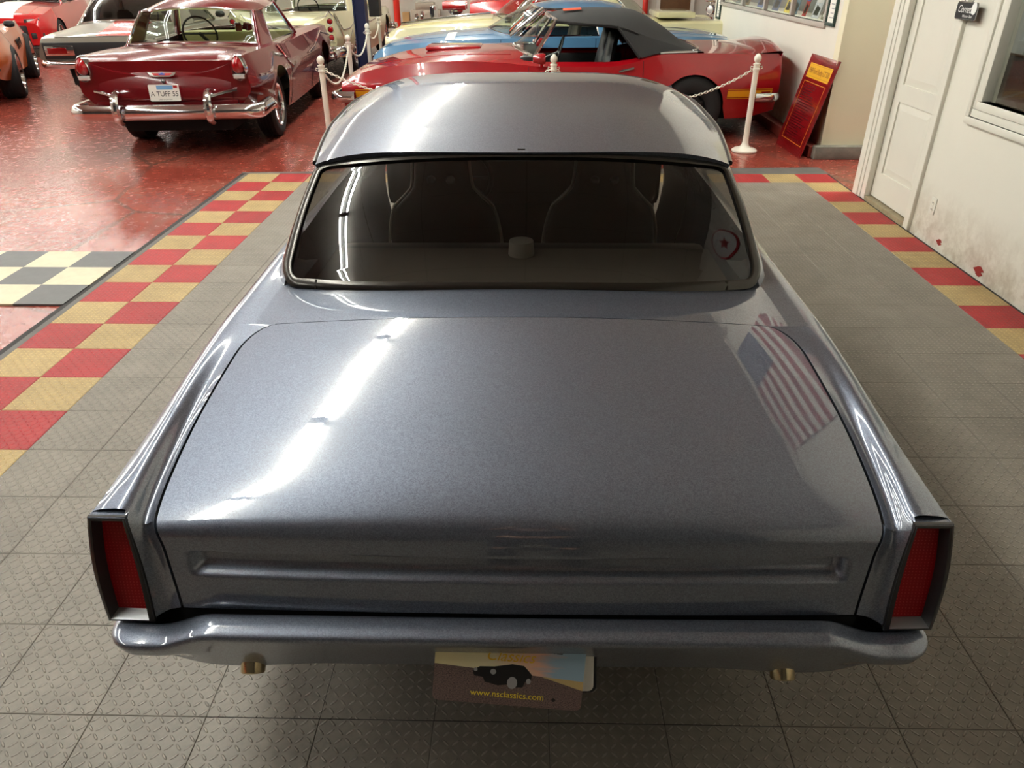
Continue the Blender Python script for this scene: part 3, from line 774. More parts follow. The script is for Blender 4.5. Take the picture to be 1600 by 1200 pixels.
cb(MB().grid(rr_, flip=False), 'roof', 'paint_gunmetal', angle=60)
b = MB()
for sg in (-1, 1): b.tube([RF(s, sg) + Vector((sg * .004, 0, -.004)) for s in lin(.02, .98, 24)], .009, 6)
ce(b, 'drip_rail', 'black_trim')
# rear window: glass with rounded corners, surrounding mouldings
def WN(a, h):
    """a -1..1 across, h 0 bottom .. 1 top"""
    lo = Vector((.712 * a, 2.012 + .072 * abs(a)**3.5, .922 - .014 * a * a)); hi = Vector((.650 * a, 2.352 + .055 * abs(a)**3, 1.212 - .045 * abs(a)**2.5))
    p = lo.lerp(hi, h); bow = .022 * math.sin(PI * h)
    return p + Vector((0, -bow * .7, bow * .7))
def sq(a, h, rx=.13, rh=.22):
    """pull the corners of the unit square in to round them"""
    return a, h
def outline(m=0.0, n=10):
    rx, rh = .055, .15; pts = []
    for cx, ch, a0 in ((1 - rx, 1 - rh * .4, 0), (-1 + rx, 1 - rh * .4, PI / 2), (-1 + rx, rh, PI), (1 - rx, rh, 1.5 * PI)):
        rv = rh * .4 if ch > .5 else rh
        arc = [(cx + (rx + m * .6) * math.cos(a0 + PI / 2 * k / n), ch + (rv + m) * math.sin(a0 + PI / 2 * k / n)) for k in range(n + 1)]
        if pts:
            p0, p1 = pts[-1], arc[0]; pts += [(p0[0] + (p1[0] - p0[0]) * k / 14, p0[1] + (p1[1] - p0[1]) * k / 14) for k in range(1, 14)]
        pts += arc
    p0, p1 = pts[-1], pts[0]; pts += [(p0[0] + (p1[0] - p0[0]) * k / 14, p0[1] + (p1[1] - p0[1]) * k / 14) for k in range(1, 14)]
    return pts
ol = outline()
gl = MB(); rings = []
for k in lin(1, 0, 12): rings.append([WN(a * k, .5 + (h - .5) * k) for a, h in ol])
gl.grid(rings[:-1], closev=True, flip=True); gl.add(rings[-2], [list(range(len(ol)))[::-1]])
rw = cb(gl, 'rear_window', 'glass_dark', angle=180)
pm('moulding', (74, 72, 69), .22, .9)
def mould(o0, o1, lift):
    R = []
    for (m, dz) in ((o0, -.012), (o0, lift * .6), ((o0 + o1) / 2, lift), (o1, lift * .3), (o1, -.02)):
        R.append([WN(a, h) + Vector((0, -dz * .7, dz * .7)) for a, h in outline(m)])
    return R
R = mould(-.010, .060, .012)
cb(MB().grid([list(c) for c in zip(*R)], closeu=True, flip=True), 'window_moulding', 'moulding', angle=50)
# joint clips of the moulding
b = MB()
for a, h in ((0, 1.03), (-.86, -.025), (.86, -.025)):
    p = WN(a, h); b.obox(p + Vector((0, -.004, .004)), (.024, .006, .026) if a == 0 else (.005, .008, .028), Matrix.Rotation(math.radians(-48 if a == 0 else -35), 4, 'X'))
ce(b, 'moulding_clip', 'moulding', smooth=False)
# roof pillars behind the side glass
b = MB()
for sg in (-1, 1):
    R = []
    for h in lin(-.12, 1.12, 14):
        E0 = WN(1.0, h) + Vector((.012, .012, -.012)); hh = max(0, min(1, h)); F = Vector((.822, 2.62, .893)).lerp(Vector((.716, 2.86, 1.20)), hh)
        M1 = E0.lerp(F, .25) + Vector((.022 * (1 - hh * .6), -.02, .006)); M2 = E0.lerp(F, .6) + Vector((.018 * (1 - hh * .5), 0, 0))
        R.append([Vector((sg * p.x, p.y, p.z)) for p in catmull([E0, M1, M2, F], 4)])
    b.grid(R, flip=sg > 0)
    a0, a1 = Vector((sg * .80, 4.13, .90)), RF(.97, sg); b.strip([a0.lerp(a1, k / 8) for k in range(9)], .055, .02, (sg, .3, .1))
ce(b, 'roof_pillar', 'paint_gunmetal', angle=60)
b = MB()
for sg in (-1, 1):
    R = []
    for k in lin(0, 1, 12):
        top = RF(.34 + .62 * k, sg) + Vector((0, 0, -.012)); bot = Vector((sg * .812, 2.66 + 1.44 * k, .893)); R.append([bot.lerp(top, j / 5) + Vector((sg * .012 * math.sin(PI * j / 5), 0, 0)) for j in range(6)])
    b.grid(R, flip=sg > 0)
ce(b, 'side_glass', 'glass_dark', angle=180)
ws = MB(); ws.grid([[Vector((.80 * a, 4.28 - .16 * a * a, .93 - .03 * a * a)).lerp(RF(1, a * .99) + Vector((0, 0, -.012)), h) for a in lin(-1, 1, 17)] for h in lin(0, 1, 7)])
cb(ws, 'windshield', 'glass_smoke', angle=180)
# tail lamps
def lens_mat():
    t = NT('tail_lens'); x, y, z = t.xyz(t.co()); N = 145.0
    fx = t.math('SUBTRACT', t.math('FRACT', t.math('MULTIPLY', x, N)), .5); fz = t.math('SUBTRACT', t.math('FRACT', t.math('MULTIPLY', z, N)), .5)
    d = t.math('ADD', t.math('MULTIPLY', fx, fx), t.math('MULTIPLY', fz, fz)); k = t.math('LESS_THAN', d, .045)
    t.set(col=t.mix(k, srgb(160, 0, 14), srgb(190, 48, 50)), rough=.35, coat=.1, coatr=.05, spec=.2); return t.m
lens_mat(); pm('lamp_ledge', (176, 178, 180), .3, .85); pm('lamp_wall', (34, 34, 35), .4, 0, .3)
O1, I1, I2, O2 = Vector((.842, 1.098, .8005)), Vector((.770, 1.098, .800)), Vector((.750, 1.052, .563)), Vector((.842, 1.052, .566))
for sg in (-1, 1):
    lamp = bpy.data.objects.new('tail_lamp', None); COL.objects.link(lamp); lamp.parent = car
    def loop(inset, dy):
        c = (O1 + I1 + I2 + O2) / 4; out = []
        for (p, q, n, bow) in ((O1, I1, 4, 0), (I1, I2, 8, -.004), (I2, O2, 4, 0), (O2, O1, 8, .010)):
            for k in range(n):
                r = p.lerp(q, k / n); r.x += bow * math.sin(PI * k / n); out.append(r)
        res = []
        for r in out:
            d = Vector((math.copysign(1, c.x - r.x) * min(inset, abs(c.x - r.x)), 0, math.copysign(1, c.z - r.z) * min(inset, abs(c.z - r.z))))
            kx = max(0, 1 - abs(r.x - c.x) / .05); sx = (r.x - c.x) / .045; sz = (r.z - c.z) / .12
            r2 = Vector((c.x + (r.x - c.x) * (1 - inset / .042), r.y + dy, c.z + (r.z - c.z) * (1 - inset / .118))); res.append(Vector((sg * r2.x, r2.y, r2.z)))
        return res
    L0, L1, L2, L3, L4 = loop(-.002, .010), loop(-.002, .004), loop(.002, 0), loop(.006, 0), loop(.012, .026)
    n = len(L0)
    b = MB().grid([L0, L1, L2, L3], closev=True, flip=sg > 0); cb(b, 'lamp_bezel', 'black_trim' if sg < 0 else 'black_trim', lamp, angle=40)
    for nm, ks, mt in (('lamp_wall', list(range(0, 12)) + list(range(16, 24)), 'lamp_wall'), ('lamp_ledge', range(12, 16), 'lamp_ledge')):
        b = MB()
        for k in ks: b.add([L3[k], L3[(k + 1) % n], L4[(k + 1) % n], L4[k]], [(0, 1, 2, 3) if sg < 0 else (0, 3, 2, 1)])
        cb(b, nm, mt, lamp, smooth=False)
    cb(MB().add(L4, [list(range(n)) if sg < 0 else list(range(n))[::-1]]), 'red_lens', 'tail_lens', lamp, smooth=False)
    # painted hood over the lamp and closing panel around it
    b = MB(); h0 = loop(-.001, .002); h1 = loop(.0, .12); b.grid([h0, h1], closev=True, flip=sg > 0); cb(b, 'lamp_housing', 'paint_gunmetal', lamp, angle=40)
# rear bumper
def bump_path():
    P = []
    for x in lin(0, .775, 40): P.append((Vector((x, 1.0 + .004 * (x / .8)**2, 0)), Vector((0, -1, 0))))
    for k in range(1, 13):
        a = PI / 2 * k / 12; P.append((Vector((.775 + .062 * math.sin(a), 1.066 - .062 * math.cos(a), 0)), Vector((math.sin(a), -math.cos(a), 0))))
    for y in lin(1.10, 1.42, 7): P.append((Vector((.837 + .02 * (y - 1.1), y, 0)), Vector((1, 0, 0))))
    return P
R = []
for p, nrm in bump_path():
    ax = abs(p.x); d = .032 * sstep(.62, .735, ax); up = .045 * sstep(.66, .85, ax) - .012 * sstep(.40, .60, ax) * (1 - sstep(.62, .74, ax)); q = .5 + .5 * (1 - sstep(.76, .85, ax))
    sec = [(-.055, .578 - d), (-.050, .590 - d), (-.026, .5905 - d), (-.008, .587 - d), (.0015, .582 - d), (.0045, .575 - d), (.003, .567 - d), (-.006, .545 - d), (-.018, .520 - .7 * d + up * .4), (-.034, .488 - .2 * d + up), (-.048, .456 + up), (-.058, .436 + up), (-.08, .428 + up)]
    R.append([p + nrm * o + Vector((0, 0, z)) for o, z in catmull([(a, z, 0) for a, z in sec], 3) for z in (z,)] if False else [p + nrm * v.x + Vector((0, 0, v.y)) for v in catmull([(a, z, 0) for a, z in sec], 3)])
b = MB().grid(R, flip=False).mirror()
cb(b, 'rear_bumper', 'paint_gunmetal', angle=60)
b = MB().box((-.70, 1.08, .44), (.70, 1.10, .575)); cb(b, 'rear_valance', 'underbody', smooth=False)
# exhaust tips
pm('exhaust_brass', (206, 190, 150), .18, 1.0)
for sg in (-1, 1):
    M = Matrix.Translation((sg * .568, 1.050, .420)) @ Matrix.Rotation(PI / 2 + .85, 4, 'X')
    cb(MB().lathe([(.022, -.12), (.025, -.06), (.026, .0), (.024, .003), (.022, 0), (.020, -.08)], 24, M), 'exhaust_tip', 'exhaust_brass')
# license plates
def plate_mat():
    t = NT('plate_print'); g = t.co('UV'); x, y, z = t.xyz(g); n = t.noise(t.scale(g, (3, 7, 1)), 1.6, 4); n2 = t.noise(g, 90, 2)
    sky = t.ramp(t.math('ADD', x, t.math('MULTIPLY', n, .35)), [(.15, srgb(226, 214, 160)), (.55, srgb(222, 214, 176)), (.85, srgb(226, 176, 150)), (1.0, srgb(150, 178, 196))])
    road = t.ramp(n2, [(.35, srgb(70, 56, 56)), (.65, srgb(130, 108, 100))])
    hz = t.math('LESS_THAN', t.math('ADD', y, t.math('MULTIPLY', x, .10)), .52)
    field = t.math('MULTIPLY', hz, t.math('GREATER_THAN', t.math('ADD', t.math('MULTIPLY', x, .55), y), .84))
    c = t.mix(field, t.mix(hz, sky, road), srgb(190, 164, 110))
    t.set(col=c, rough=.3, coat=.5); return t.m
plate_mat()
lp = thing('license_plate', 'dealer license plate with a printed black car, hanging askew under the grey bumper', 'license plate', (-.027, 1.0, .495))
PMx = frame_M((-.006, 0, 0), (1, -.02, -.075), (0, .42, 1))
pw, ph = .1525, .076
def plate_uv(o):
    me = o.data; uv = me.uv_layers.new(name='UVMap')
    inv = PMx.inverted()
    for lp_ in me.loops:
        q = inv @ me.vertices[lp_.vertex_index].co; uv.data[lp_.index].uv = ((q.x + pw) / (2 * pw), (q.y + ph) / (2 * ph))
plate_uv(MB().prism(rrect(pw, ph, .012), PMx, .0012).build('print_panel', 'plate_print', lp, smooth=False))
text('lettering', 'NORTH SHORE', .030, 'black_letter', lp, PMx @ Matrix.Translation((0, .052, .0018)), .21)
text('lettering', 'Classics', .034, 'gold_letter', lp, PMx @ Matrix.Translation((0, .030, .0020)), .098, .35)
pm('yellow_letter', (244, 220, 60), .5)
text('lettering', 'www.nsclassics.com', .019, 'yellow_letter', lp, PMx @ Matrix.Translation((.0, -.053, .0020)), .150)
b = MB().prism([(-.074, -.006), (-.070, -.016), (-.052, -.018), (-.048, -.028), (-.02, -.034), (.0, -.03), (.01, -.036), (.03, -.034), (.034, -.022), (.046, -.018), (.047, -.006), (.04, .002), (.03, .012), (.006, .014), (-.012, .010), (-.03, .006), (-.06, .004)], PMx @ Matrix.Translation((0, 0, .0012)), .0006)
b.build('printed_car', 'black_letter', lp, smooth=False)
b = MB()
for cx, cy, r in ((.008, -.026, .013), (.041, -.020, .006)): b.prism([(cx + r * .8 * math.cos(a), cy + r * math.sin(a)) for a in lin(0, 2 * PI, 15)[:-1]], PMx @ Matrix.Translation((0, 0, .0018)), .0004)
for cx, cy, r in ((-.032, -.005, .006), (-.068, -.003, .004)): b.prism([(cx + r * math.cos(a), cy + r * math.sin(a)) for a in lin(0, 2 * PI, 13)[:-1]], PMx @ Matrix.Translation((0, 0, .0018)), .0004)
each(b, 'printed_wheel', 'case_back', lp, smooth=False)
MB().prism([(.095 + .004 * math.cos(a), -.056 + .004 * math.sin(a)) for a in lin(0, 2 * PI, 11)[:-1]], PMx @ Matrix.Translation((0, 0, .0014)), .0006).build('screw_hole', 'black_letter', lp, smooth=False)
lp2 = thing('license_plate', 'plain white license plate half hidden behind the printed dealer plate', 'license plate', (-.012, 1.020, .503))
MB().prism(rrect(.152, .066, .012), frame_M((0, 0, 0), (1, 0, 0), (0, .42, 1)), .0015).build('print_panel', 'paper', lp2, smooth=False)
MB().prism(rrect(.158, .072, .014), frame_M((0, .004, 0), (1, 0, 0), (0, .42, 1)), .002).build('plate_frame', 'black_plastic', lp2, smooth=False)
# cabin
pm('cabin_dark', (44, 41, 38), .8, var=.1); pm('cabin_grey', (92, 87, 80), .8, var=.06); pm('seat_black', (30, 29, 28), .5); pm('seat_piping', (150, 146, 138), .5)
b = MB().box((-.66, 2.13, .84), (.66, 2.50, .86)); cb(b, 'parcel_shelf', 'cabin_grey', smooth=False)
b = MB().box((-.66, 2.50, .40), (.66, 2.60, .855), .03).box((-.66, 2.60, .35), (.66, 3.0, .47), .04); cb(b, 'rear_seat', 'seat_black')
def bucket(x):
    st = bpy.data.objects.new('front_seat', None); COL.objects.link(st); st.parent = car; st.location = (x, 3.22 - CY, .34)
    Wd = pchip([(0, .24), (.3, .25), (.48, .22), (.58, .13), (.74, .11), (.78, .06)])
    R = []; P = []
    for z in lin(0, .78, 20):
        hw = Wd(z); y = -.12 * z; R.append([(hw * math.cos(a) * (abs(math.cos(a))**-.3 if abs(math.cos(a)) > .02 else 1), y + .07 * math.sin(a), z) for a in lin(0, 2 * PI, 21)[:-1]]); P.append((hw, y - .045, z))
    MB().grid(R, closev=True).add(R[-1], [list(range(20))]).build('seat_back', 'seat_black', st)
    MB().box((-.24, -.05, -.02), (.24, .48, .12), .04).build('seat_cushion', 'seat_black', st)
    b = MB().tube(P, .007, 6).tube([(-a, y, z) for a, y, z in P], .007, 6); each(b, 'piping', 'seat_piping', st)
    for dx in (-.04, .04): MB().lathe([(0, 0), (.016, .002), (.02, .006), (.014, .008)], 12, Matrix.Translation((dx, -.16, .62)) @ Matrix.Rotation(PI / 2, 4, 'X')).build('grommet', 'chrome_dull', st)
bucket(-.34); bucket(.34)
cb(MB().box((-.72, 3.85, .62), (.72, 4.12, .86), .04), 'dashboard', 'cabin_dark')
b = MB().tube([(-.34 + .18 * math.cos(a), 3.72 - .06 * math.sin(a), .80 + .165 * math.sin(a)) for a in lin(0, 2 * PI, 25)[:-1]], .013, 6, closed=True).tube([(-.34, 3.72, .80), (-.34, 3.92, .74)], .02, 6).tube([(-.5, 3.72, .80), (-.18, 3.72, .80)], .01, 5)
cb(b, 'steering_wheel', 'black_plastic')
cb(MB().lathe([(.0, .05), (.042, .05), (.045, .0)], 16, Matrix.Translation((0, 2.44, .86))), 'shelf_speaker', 'seat_piping')
for sx in (-1, 1):
    for y in (2.22, 5.01): mk_wheel('wheel', car, sx * .73, y - CY, .325, .24, 'five', sx)
# front end: grille, lamps, bumper
cb(MB().box((-.62, 5.655, .52), (.62, 5.672, .72), .006), 'grille', 'black_plastic')
for sx in (-1, 1):
    cb(MB().lathe([(0, .03), (.07, .025), (.085, .01), (.09, 0)], 24, Matrix.Translation((sx * .70, 5.655, .63)) @ Matrix.Rotation(-PI / 2, 4, 'X')), 'headlamp', 'clear_lens')
cb(MB().box((-.84, 5.66, .38), (.84, 5.76, .50), .03), 'front_bumper', 'paint_gunmetal')
# lid surround seams of doors
b = MB()
for yd in (2.72, 4.02):
    for sg in (-1, 1): b.tube([Vector((sg * p.x, p.y, p.z)) for p in side_line(B, [(yd, v) for v in lin(.02, .98, 10)], .001)], .003, 4)
ce(b, 'door_seam', 'gap_black')
# ---------------------------------------------------------------- the other cars of the showroom
US = lin(0, .8, 9) + [.86, .9, .93, .96, .98, 1.0]
VS = lin(0, 1, 12)
def base_car(name, label, loc, rz, body, y0, y1, mat, cut, wh, hood=None, trunk=None, ends=()):
    c = thing(name, label, 'car', loc, rz)
    loft(body, y0, y1, US, VS, cut, .05).build('body_shell', mat, c, angle=40)
    wx, r, wd, style, axles = wh
    for ay in axles:
        for sx in (-1, 1): mk_wheel('wheel', c, sx * wx, ay, r, wd, style, sx)
    zf = body.g('zb', (y0 + y1) / 2)
    ub = MB().box((-.55, y0 + .15, zf - .02), (.55, y1 - .15, .62)).box((-body.g('wb', 1.5) + .03, axles[0] + .40, zf), (body.g('wb', 1.5) - .03, axles[1] - .40, zf + .12))
    ub.build('underbody', 'underbody', c, smooth=False)
    for nm, q in (('hood', hood), ('trunk_lid', trunk)):
        if q:
            a, b, u, lift = q
            P = [[body.top(y, k) + Vector((0, 0, lift)) for k in lin(-u, u, 21)] if False else [Vector((math.copysign(1, k) * body.top(y, abs(k)).x, y, body.top(y, abs(k)).z + lift)) for k in lin(-u, u, 21)] for y in lin(a, b, 16)]
            rim = [[p + Vector((0, 0, -.02 - lift)) for p in P[0]]] + P + [[p + Vector((0, 0, -.02 - lift)) for p in P[-1]]]
            rim = [[r_[0] + Vector((0, 0, -.02))] + r_ + [r_[-1] + Vector((0, 0, -.02))] for r_ in rim]
            MB().grid(rim).build(nm, mat, c, angle=50)
    return c
def seam(c, body, lines, r=.003, mat='gap_black', name='door_seam', off=.001):
    for pts in lines:
        for sg in (-1, 1):
            MB().tube([Vector((sg * p.x, p.y, p.z)) for p in side_line(body, pts, off)], r, 4).build(name, mat, c)
def greenhouse(c, P, roofmat, glass, trimmat='chrome', pil='same', roofname='roof', sideglass=True):
    """P: F0 (y,z) windscreen base centre, A0 (x,y,z), C0 (x,y,z), R0 (y,z); F1, A1, C1, R1 the same at the roof edge; crown; k1 where the rear pillar starts"""
    pil = roofmat if pil == 'same' else pil
    F0, A0, C0, R0, F1, A1, C1, R1 = [P[k] for k in ('F0', 'A0', 'C0', 'R0', 'F1', 'A1', 'C1', 'R1')]
    A0, C0, A1, C1 = Vector(A0), Vector(C0), Vector(A1), Vector(C1)
    arc = lambda ctr, cor, a: Vector((cor.x * a, ctr[0] + (cor.y - ctr[0]) * a * a, ctr[1] + (cor.z - ctr[1]) * a * a))
    for nm, lo, locor, hi, hicor, bow in (('windshield', F0, A0, F1, A1, .02), ('rear_window', R0, C0, R1, C1, -.025)):
        if nm == 'rear_window' and P.get('norear'): continue
        w = P.get('rw', .94) if nm == 'rear_window' else .97
        G = [[arc(lo, locor, a).lerp(arc(hi, hicor, a), h) + Vector((0, bow * math.sin(PI * h), abs(bow) * math.sin(PI * h))) for a in lin(-w, w, 19)] for h in lin(.03, .97, 7)]
        o = MB().grid(G, flip=nm == 'rear_window').build(nm, glass, c, angle=180)
        loop = G[0] + [r[-1] for r in G[1:-1]] + G[-1][::-1] + [r[0] for r in G[1:-1]][::-1]
        MB().tube(loop, P.get('tr', .012), 6, closed=True).build('window_trim', trimmat, c)
    k1 = P.get('k1', .72)
    for sg in (-1, 1):
        m = lambda v: Vector((sg * v.x, v.y, v.z))
        if sideglass:
            G = [[m(A0.lerp(C0, k).lerp(A1.lerp(C1, k), h)) for h in lin(.02, .96, 5)] for k in lin(.06, k1, 10)]
            MB().grid(G, flip=sg > 0).build('side_glass', glass, c, angle=180)
            loop = [r[0] for r in G] + G[-1][1:-1] + [r[-1] for r in G[::-1]] + G[0][1:-1][::-1]
            MB().tube(loop, .009, 5, closed=True).build('window_trim', trimmat, c)
        MB().tube([m(A0.lerp(A1, h)) for h in lin(0, 1, 8)], .024, 8).build('front_pillar', trimmat if P.get('achrome') else pil, c)
        # rear pillar: from the side glass round to the rear window
        w = P.get('rw', .94); R = []
        for h in lin(-.03, 1.02, 9):
            a = A0.lerp(C0, k1).lerp(A1.lerp(C1, k1), h); b = C0.lerp(C1, h); r = arc(R0, C0, w).lerp(arc(R1, C1, w), h)
            R.append([m(q) for q in catmull([a, b + Vector((.006, 0, 0)), r], 5)])
        MB().grid(R, flip=sg > 0).build('rear_pillar', pil, c, angle=60)
    # roof
    cr = P.get('crown', .09); pw = P.get('pw', 2.6); G = []
    prof = pchip([(0, 0), (.15, .6), (.4, 1), (.7, .95), (.88, .55), (1, 0)])
    for s in lin(0, 1, 22):
        row = []
        for q in lin(-1, 1, 23):
            e = A1.lerp(C1, s); f = arc(F1, A1, q); r = arc(R1, C1, q); hx = e.x + P.get('bulge', .015) * math.sin(PI * s)
            base = f.lerp(r, s); row.append(Vector((hx * q, base.y, base.z + cr * prof(s) * (1 - abs(q)**pw))))
        G.append(row)
    G = [[p + Vector((0, 0, -.02)) for p in G[0]]] + G + [[p + Vector((0, 0, -.02)) for p in G[-1]]]
    MB().grid(G).build(roofname, roofmat, c, angle=60)
    for sg in (-1, 1): MB().tube([(sg * (A1.lerp(C1, s).x + P.get('bulge', .015) * math.sin(PI * s) + .004), A1.lerp(C1, s).y, A1.lerp(C1, s).z - .006) for s in lin(0, 1, 12)], .011, 6).build('drip_rail', trimmat, c)
def bench(c, mat, y, z0, ht, wd=.62, dep=.14, name='seat'):
    MB().box((-wd, y - dep / 2, z0), (wd, y + dep / 2, z0 + ht), .05).build(name + '_back', mat, c)
    MB().box((-wd, y, z0 - .06), (wd, y + .5, z0 + .14), .05).build(name + '_cushion', mat, c)
def swheel(c, x, y, z, r=.2, mat='black_plastic'):
    b = MB().tube([(x + r * math.cos(a), y - .3 * r * math.sin(a), z + .95 * r * math.sin(a)) for a in lin(0, 2 * PI, 25)[:-1]], .012, 6, closed=True).tube([(x - r, y, z), (x + r, y, z)], .010, 5).tube([(x, y, z), (x, y + .25, z - .1)], .022, 6)
    b.build('steering_wheel', mat, c)
def plate(c, x, y, z, w, h, lines, mat='paper', tilt=.1):
    M = frame_M((x, y, z), (1, 0, 0), (0, tilt, 1)); o = bpy.data.objects.new('license_plate', None); COL.objects.link(o); o.parent = c
    MB().prism(rrect(w / 2, h / 2, .012), M, .003).build('plate_panel', mat, o, smooth=False)
    for body, size, my, dy, wdt in lines: text('lettering', body, size, my, o, M @ Matrix.Translation((0, dy, .004)), wdt)
    return o
def round_lamp(c, p, r, mat, direction, name='tail_lamp', bez='chrome', depth=.03):
    M = Vector(direction).to_track_quat('Z', 'Y').to_matrix().to_4x4(); M.translation = Vector(p)
    o = MB().lathe([(0, depth), (r * .6, depth * .8), (r * .92, depth * .2), (r * .95, -.01)], 20, M).build(name, mat, c)
    MB().lathe([(r * .93, -.02), (r * .95, depth * .35), (r * 1.08, depth * .4), (r * 1.16, -.03)], 20, M).build('lamp_bezel', bez, c)
# ---- maroon fifties sedan with its tail to the camera -------------------------------------------------------
paint('paint_maroon', (100, 6, 13), 0, .25, .6); pm('upholstery_olive', (176, 170, 110), .6, var=.05)
B5 = Body(arches=[(0, .36, .40), (2.92, .36, .41)], pt=2.6,
          zt=[(-1.04, .78), (-.95, .84), (-.80, .93), (-.55, .975), (-.1, .99), (.9, 1.0), (2.0, 1.02), (2.6, .99), (3.3, .95), (3.7, .88), (3.78, .82)],
          zs=[(-1.04, .955), (-.9, .965), (-.5, .965), (0, .955), (.6, .935), (.75, .915), (1.9, .93), (2.6, .925), (3.4, .92), (3.74, .90), (3.78, .86)],
          ws=[(-1.04, .79), (-.8, .815), (-.2, .82), (.8, .82), (2, .83), (3, .84), (3.6, .84), (3.78, .78)],
          wm=[(-1.04, .84), (-.8, .90), (0, .93), (1, .925), (2, .925), (3, .93), (3.6, .90), (3.78, .82)], zm=[(-1.1, .66), (4, .66)],
          wb=[(-1.04, .74), (-.6, .84), (1, .86), (3, .86), (3.78, .78)], zb=[(-1.04, .52), (-.7, .40), (-.3, .30), (1, .25), (3.3, .28), (3.78, .42)],
          fc=[(-1.04, .0), (1, 0), (2, .0), (3, .03), (3.78, .03)])
M5 = base_car('maroon_sedan', 'glossy maroon fifties two-door car with chrome bumper, tail toward the tiles', (-3.735, 8.84, -.012), .075, B5, -1.04, 3.78, 'paint_maroon', (.05, 1.95, .86),
              (.74, .345, .22, 'five', (0, 2.92)), hood=(2.1, 3.6, .7, .004))
def lid5(x, t):
    q = Lq(t); wd = sstep(.7, .95, q.z); return Vector((x, q.y + (1 - wd) * .03 * (x / .7)**2, q.z - (.02 + .02 * wd) * (x / .7)**2))
L5 = catmull([(0, -.28, 1.006), (0, -.55, .998), (0, -.78, .965), (0, -.93, .905), (0, -1.03, .81), (0, -1.075, .70), (0, -1.09, .60), (0, -1.085, .555)], 6)
def Lq(t): i = min(len(L5) - 2, int(t * (len(L5) - 1))); return L5[i].lerp(L5[i + 1], t * (len(L5) - 1) - i)
rows = []
for t in lin(0, 1, 34):
    hw_ = .665 - .02 * t - .05 * (max(0, .12 - t) / .12)**2; r = [lid5(x, t) for x in lin(-hw_, hw_, 25)]
    rows.append([r[0] + Vector((.004, .02, -.02))] + r + [r[-1] + Vector((-.004, .02, -.02))])
MB().grid(rows, flip=True).build('trunk_lid', 'paint_maroon', M5, angle=60)
MB().box((-.70, -1.02, .45), (.70, -.98, .92)).build('tail_panel', 'paint_maroon', M5, smooth=False)
MB().box((-.70, -1.075, .47), (.70, -1.0, .56), .02).build('gravel_pan', 'paint_maroon', M5)
greenhouse(M5, dict(F0=(2.12, 1.01), A0=(.76, 1.78, .96), C0=(.735, .02, .965), R0=(-.17, 1.0), F1=(1.62, 1.36), A1=(.60, 1.46, 1.335), C1=(.635, .36, 1.29), R1=(.25, 1.335), crown=.10, k1=.70, rw=.95, tr=.014, bulge=.03, pw=3.2), 'paint_maroon', 'glass_clear')
bench(M5, 'upholstery_olive', .40, .55, .42); bench(M5, 'upholstery_olive', 1.12, .52, .40); swheel(M5, -.36, 1.42, .98, .21)
MB().box((-.66, -.08, .95), (.66, .34, .965)).build('parcel_shelf', 'upholstery_olive', M5, smooth=False)
MB().box((-.70, 1.72, .80), (.70, 1.95, .99), .04).build('dashboard', 'upholstery_olive', M5)
MB().box((-.80, .0, .26), (.80, 1.95, .42)).build('cabin_floor', 'cabin_dark', M5, smooth=False)
# tail lamps in the fender ends
pm('lens_bright', (150, 12, 18), .12, 0, .8)
for sg in (-1, 1):
    lampo = bpy.data.objects.new('tail_lamp', None); COL.objects.link(lampo); lampo.parent = M5
    def ov(cx, cz, rx, rz, y, k=1.0, n=22, tear=.25): return [Vector((cx + sg * 0 + rx * k * math.cos(a) * (1 - tear * math.sin(a)), y, cz + rz * k * math.sin(a))) for a in lin(0, 2 * PI, n + 1)[:-1]]
    cx = sg * .755
    MB().grid([ov(cx, .855, .072, .125, -.99), ov(cx, .855, .072, .125, -1.075), ov(cx, .855, .064, .115, -1.09), ov(cx, .855, .058, .106, -1.08)], closev=True).build('lamp_bezel', 'chrome', lampo)
    MB().grid([ov(cx, .880, .056, .080, -1.075), ov(cx, .880, .05, .072, -1.10), ov(cx, .880, .03, .04, -1.125), ov(cx, .880, .002, .002, -1.13)], closev=True).build('red_lens', 'lens_bright', lampo)
    MB().box((cx - .055, -1.10, .755), (cx + .055, -1.07, .800), .012).build('clear_lens', 'clear_lens', lampo)
# bumper, guards, emblem, plate
def bumper_sweep(c, hw_, yb, z0, z1, wrap, depth=.05, mat='chrome', name='bumper', sgn=-1):
    P = [(Vector((x, yb + .05 * (x / hw_)**2, 0)), Vector((.1 * x, sgn, 0)).normalized()) for x in lin(0, hw_ - .09, 16)]
    for k in range(1, 8):
        a = PI / 2 * k / 7; P.append((Vector((hw_ - .09 + .09 * math.sin(a), yb + .05 - sgn * (.09 - .09 * math.cos(a)), 0)), Vector((math.sin(a), sgn * math.cos(a), 0))))
    P.append((Vector((hw_, yb + .05 - sgn * (.09 + wrap), 0)), Vector((1, 0, 0))))
    h = (z1 - z0); sec = [(-.03, z0 - .005), (.0, z0), (depth * .55, z0 + h * .12), (depth, z0 + h * .35), (depth, z0 + h * .6), (depth * .6, z0 + h * .88), (0, z1), (-.03, z1 - .005)]
    MB().grid([[p + n * o + Vector((0, 0, z)) for o, z in sec] for p, n in P], flip=sgn > 0).mirror().build(name, mat, c, angle=60)
bumper_sweep(M5, .93, -1.19, .385, .535, .35, name='rear_bumper'); bumper_sweep(M5, .93, 3.95, .40, .55, .3, name='front_bumper', sgn=1)
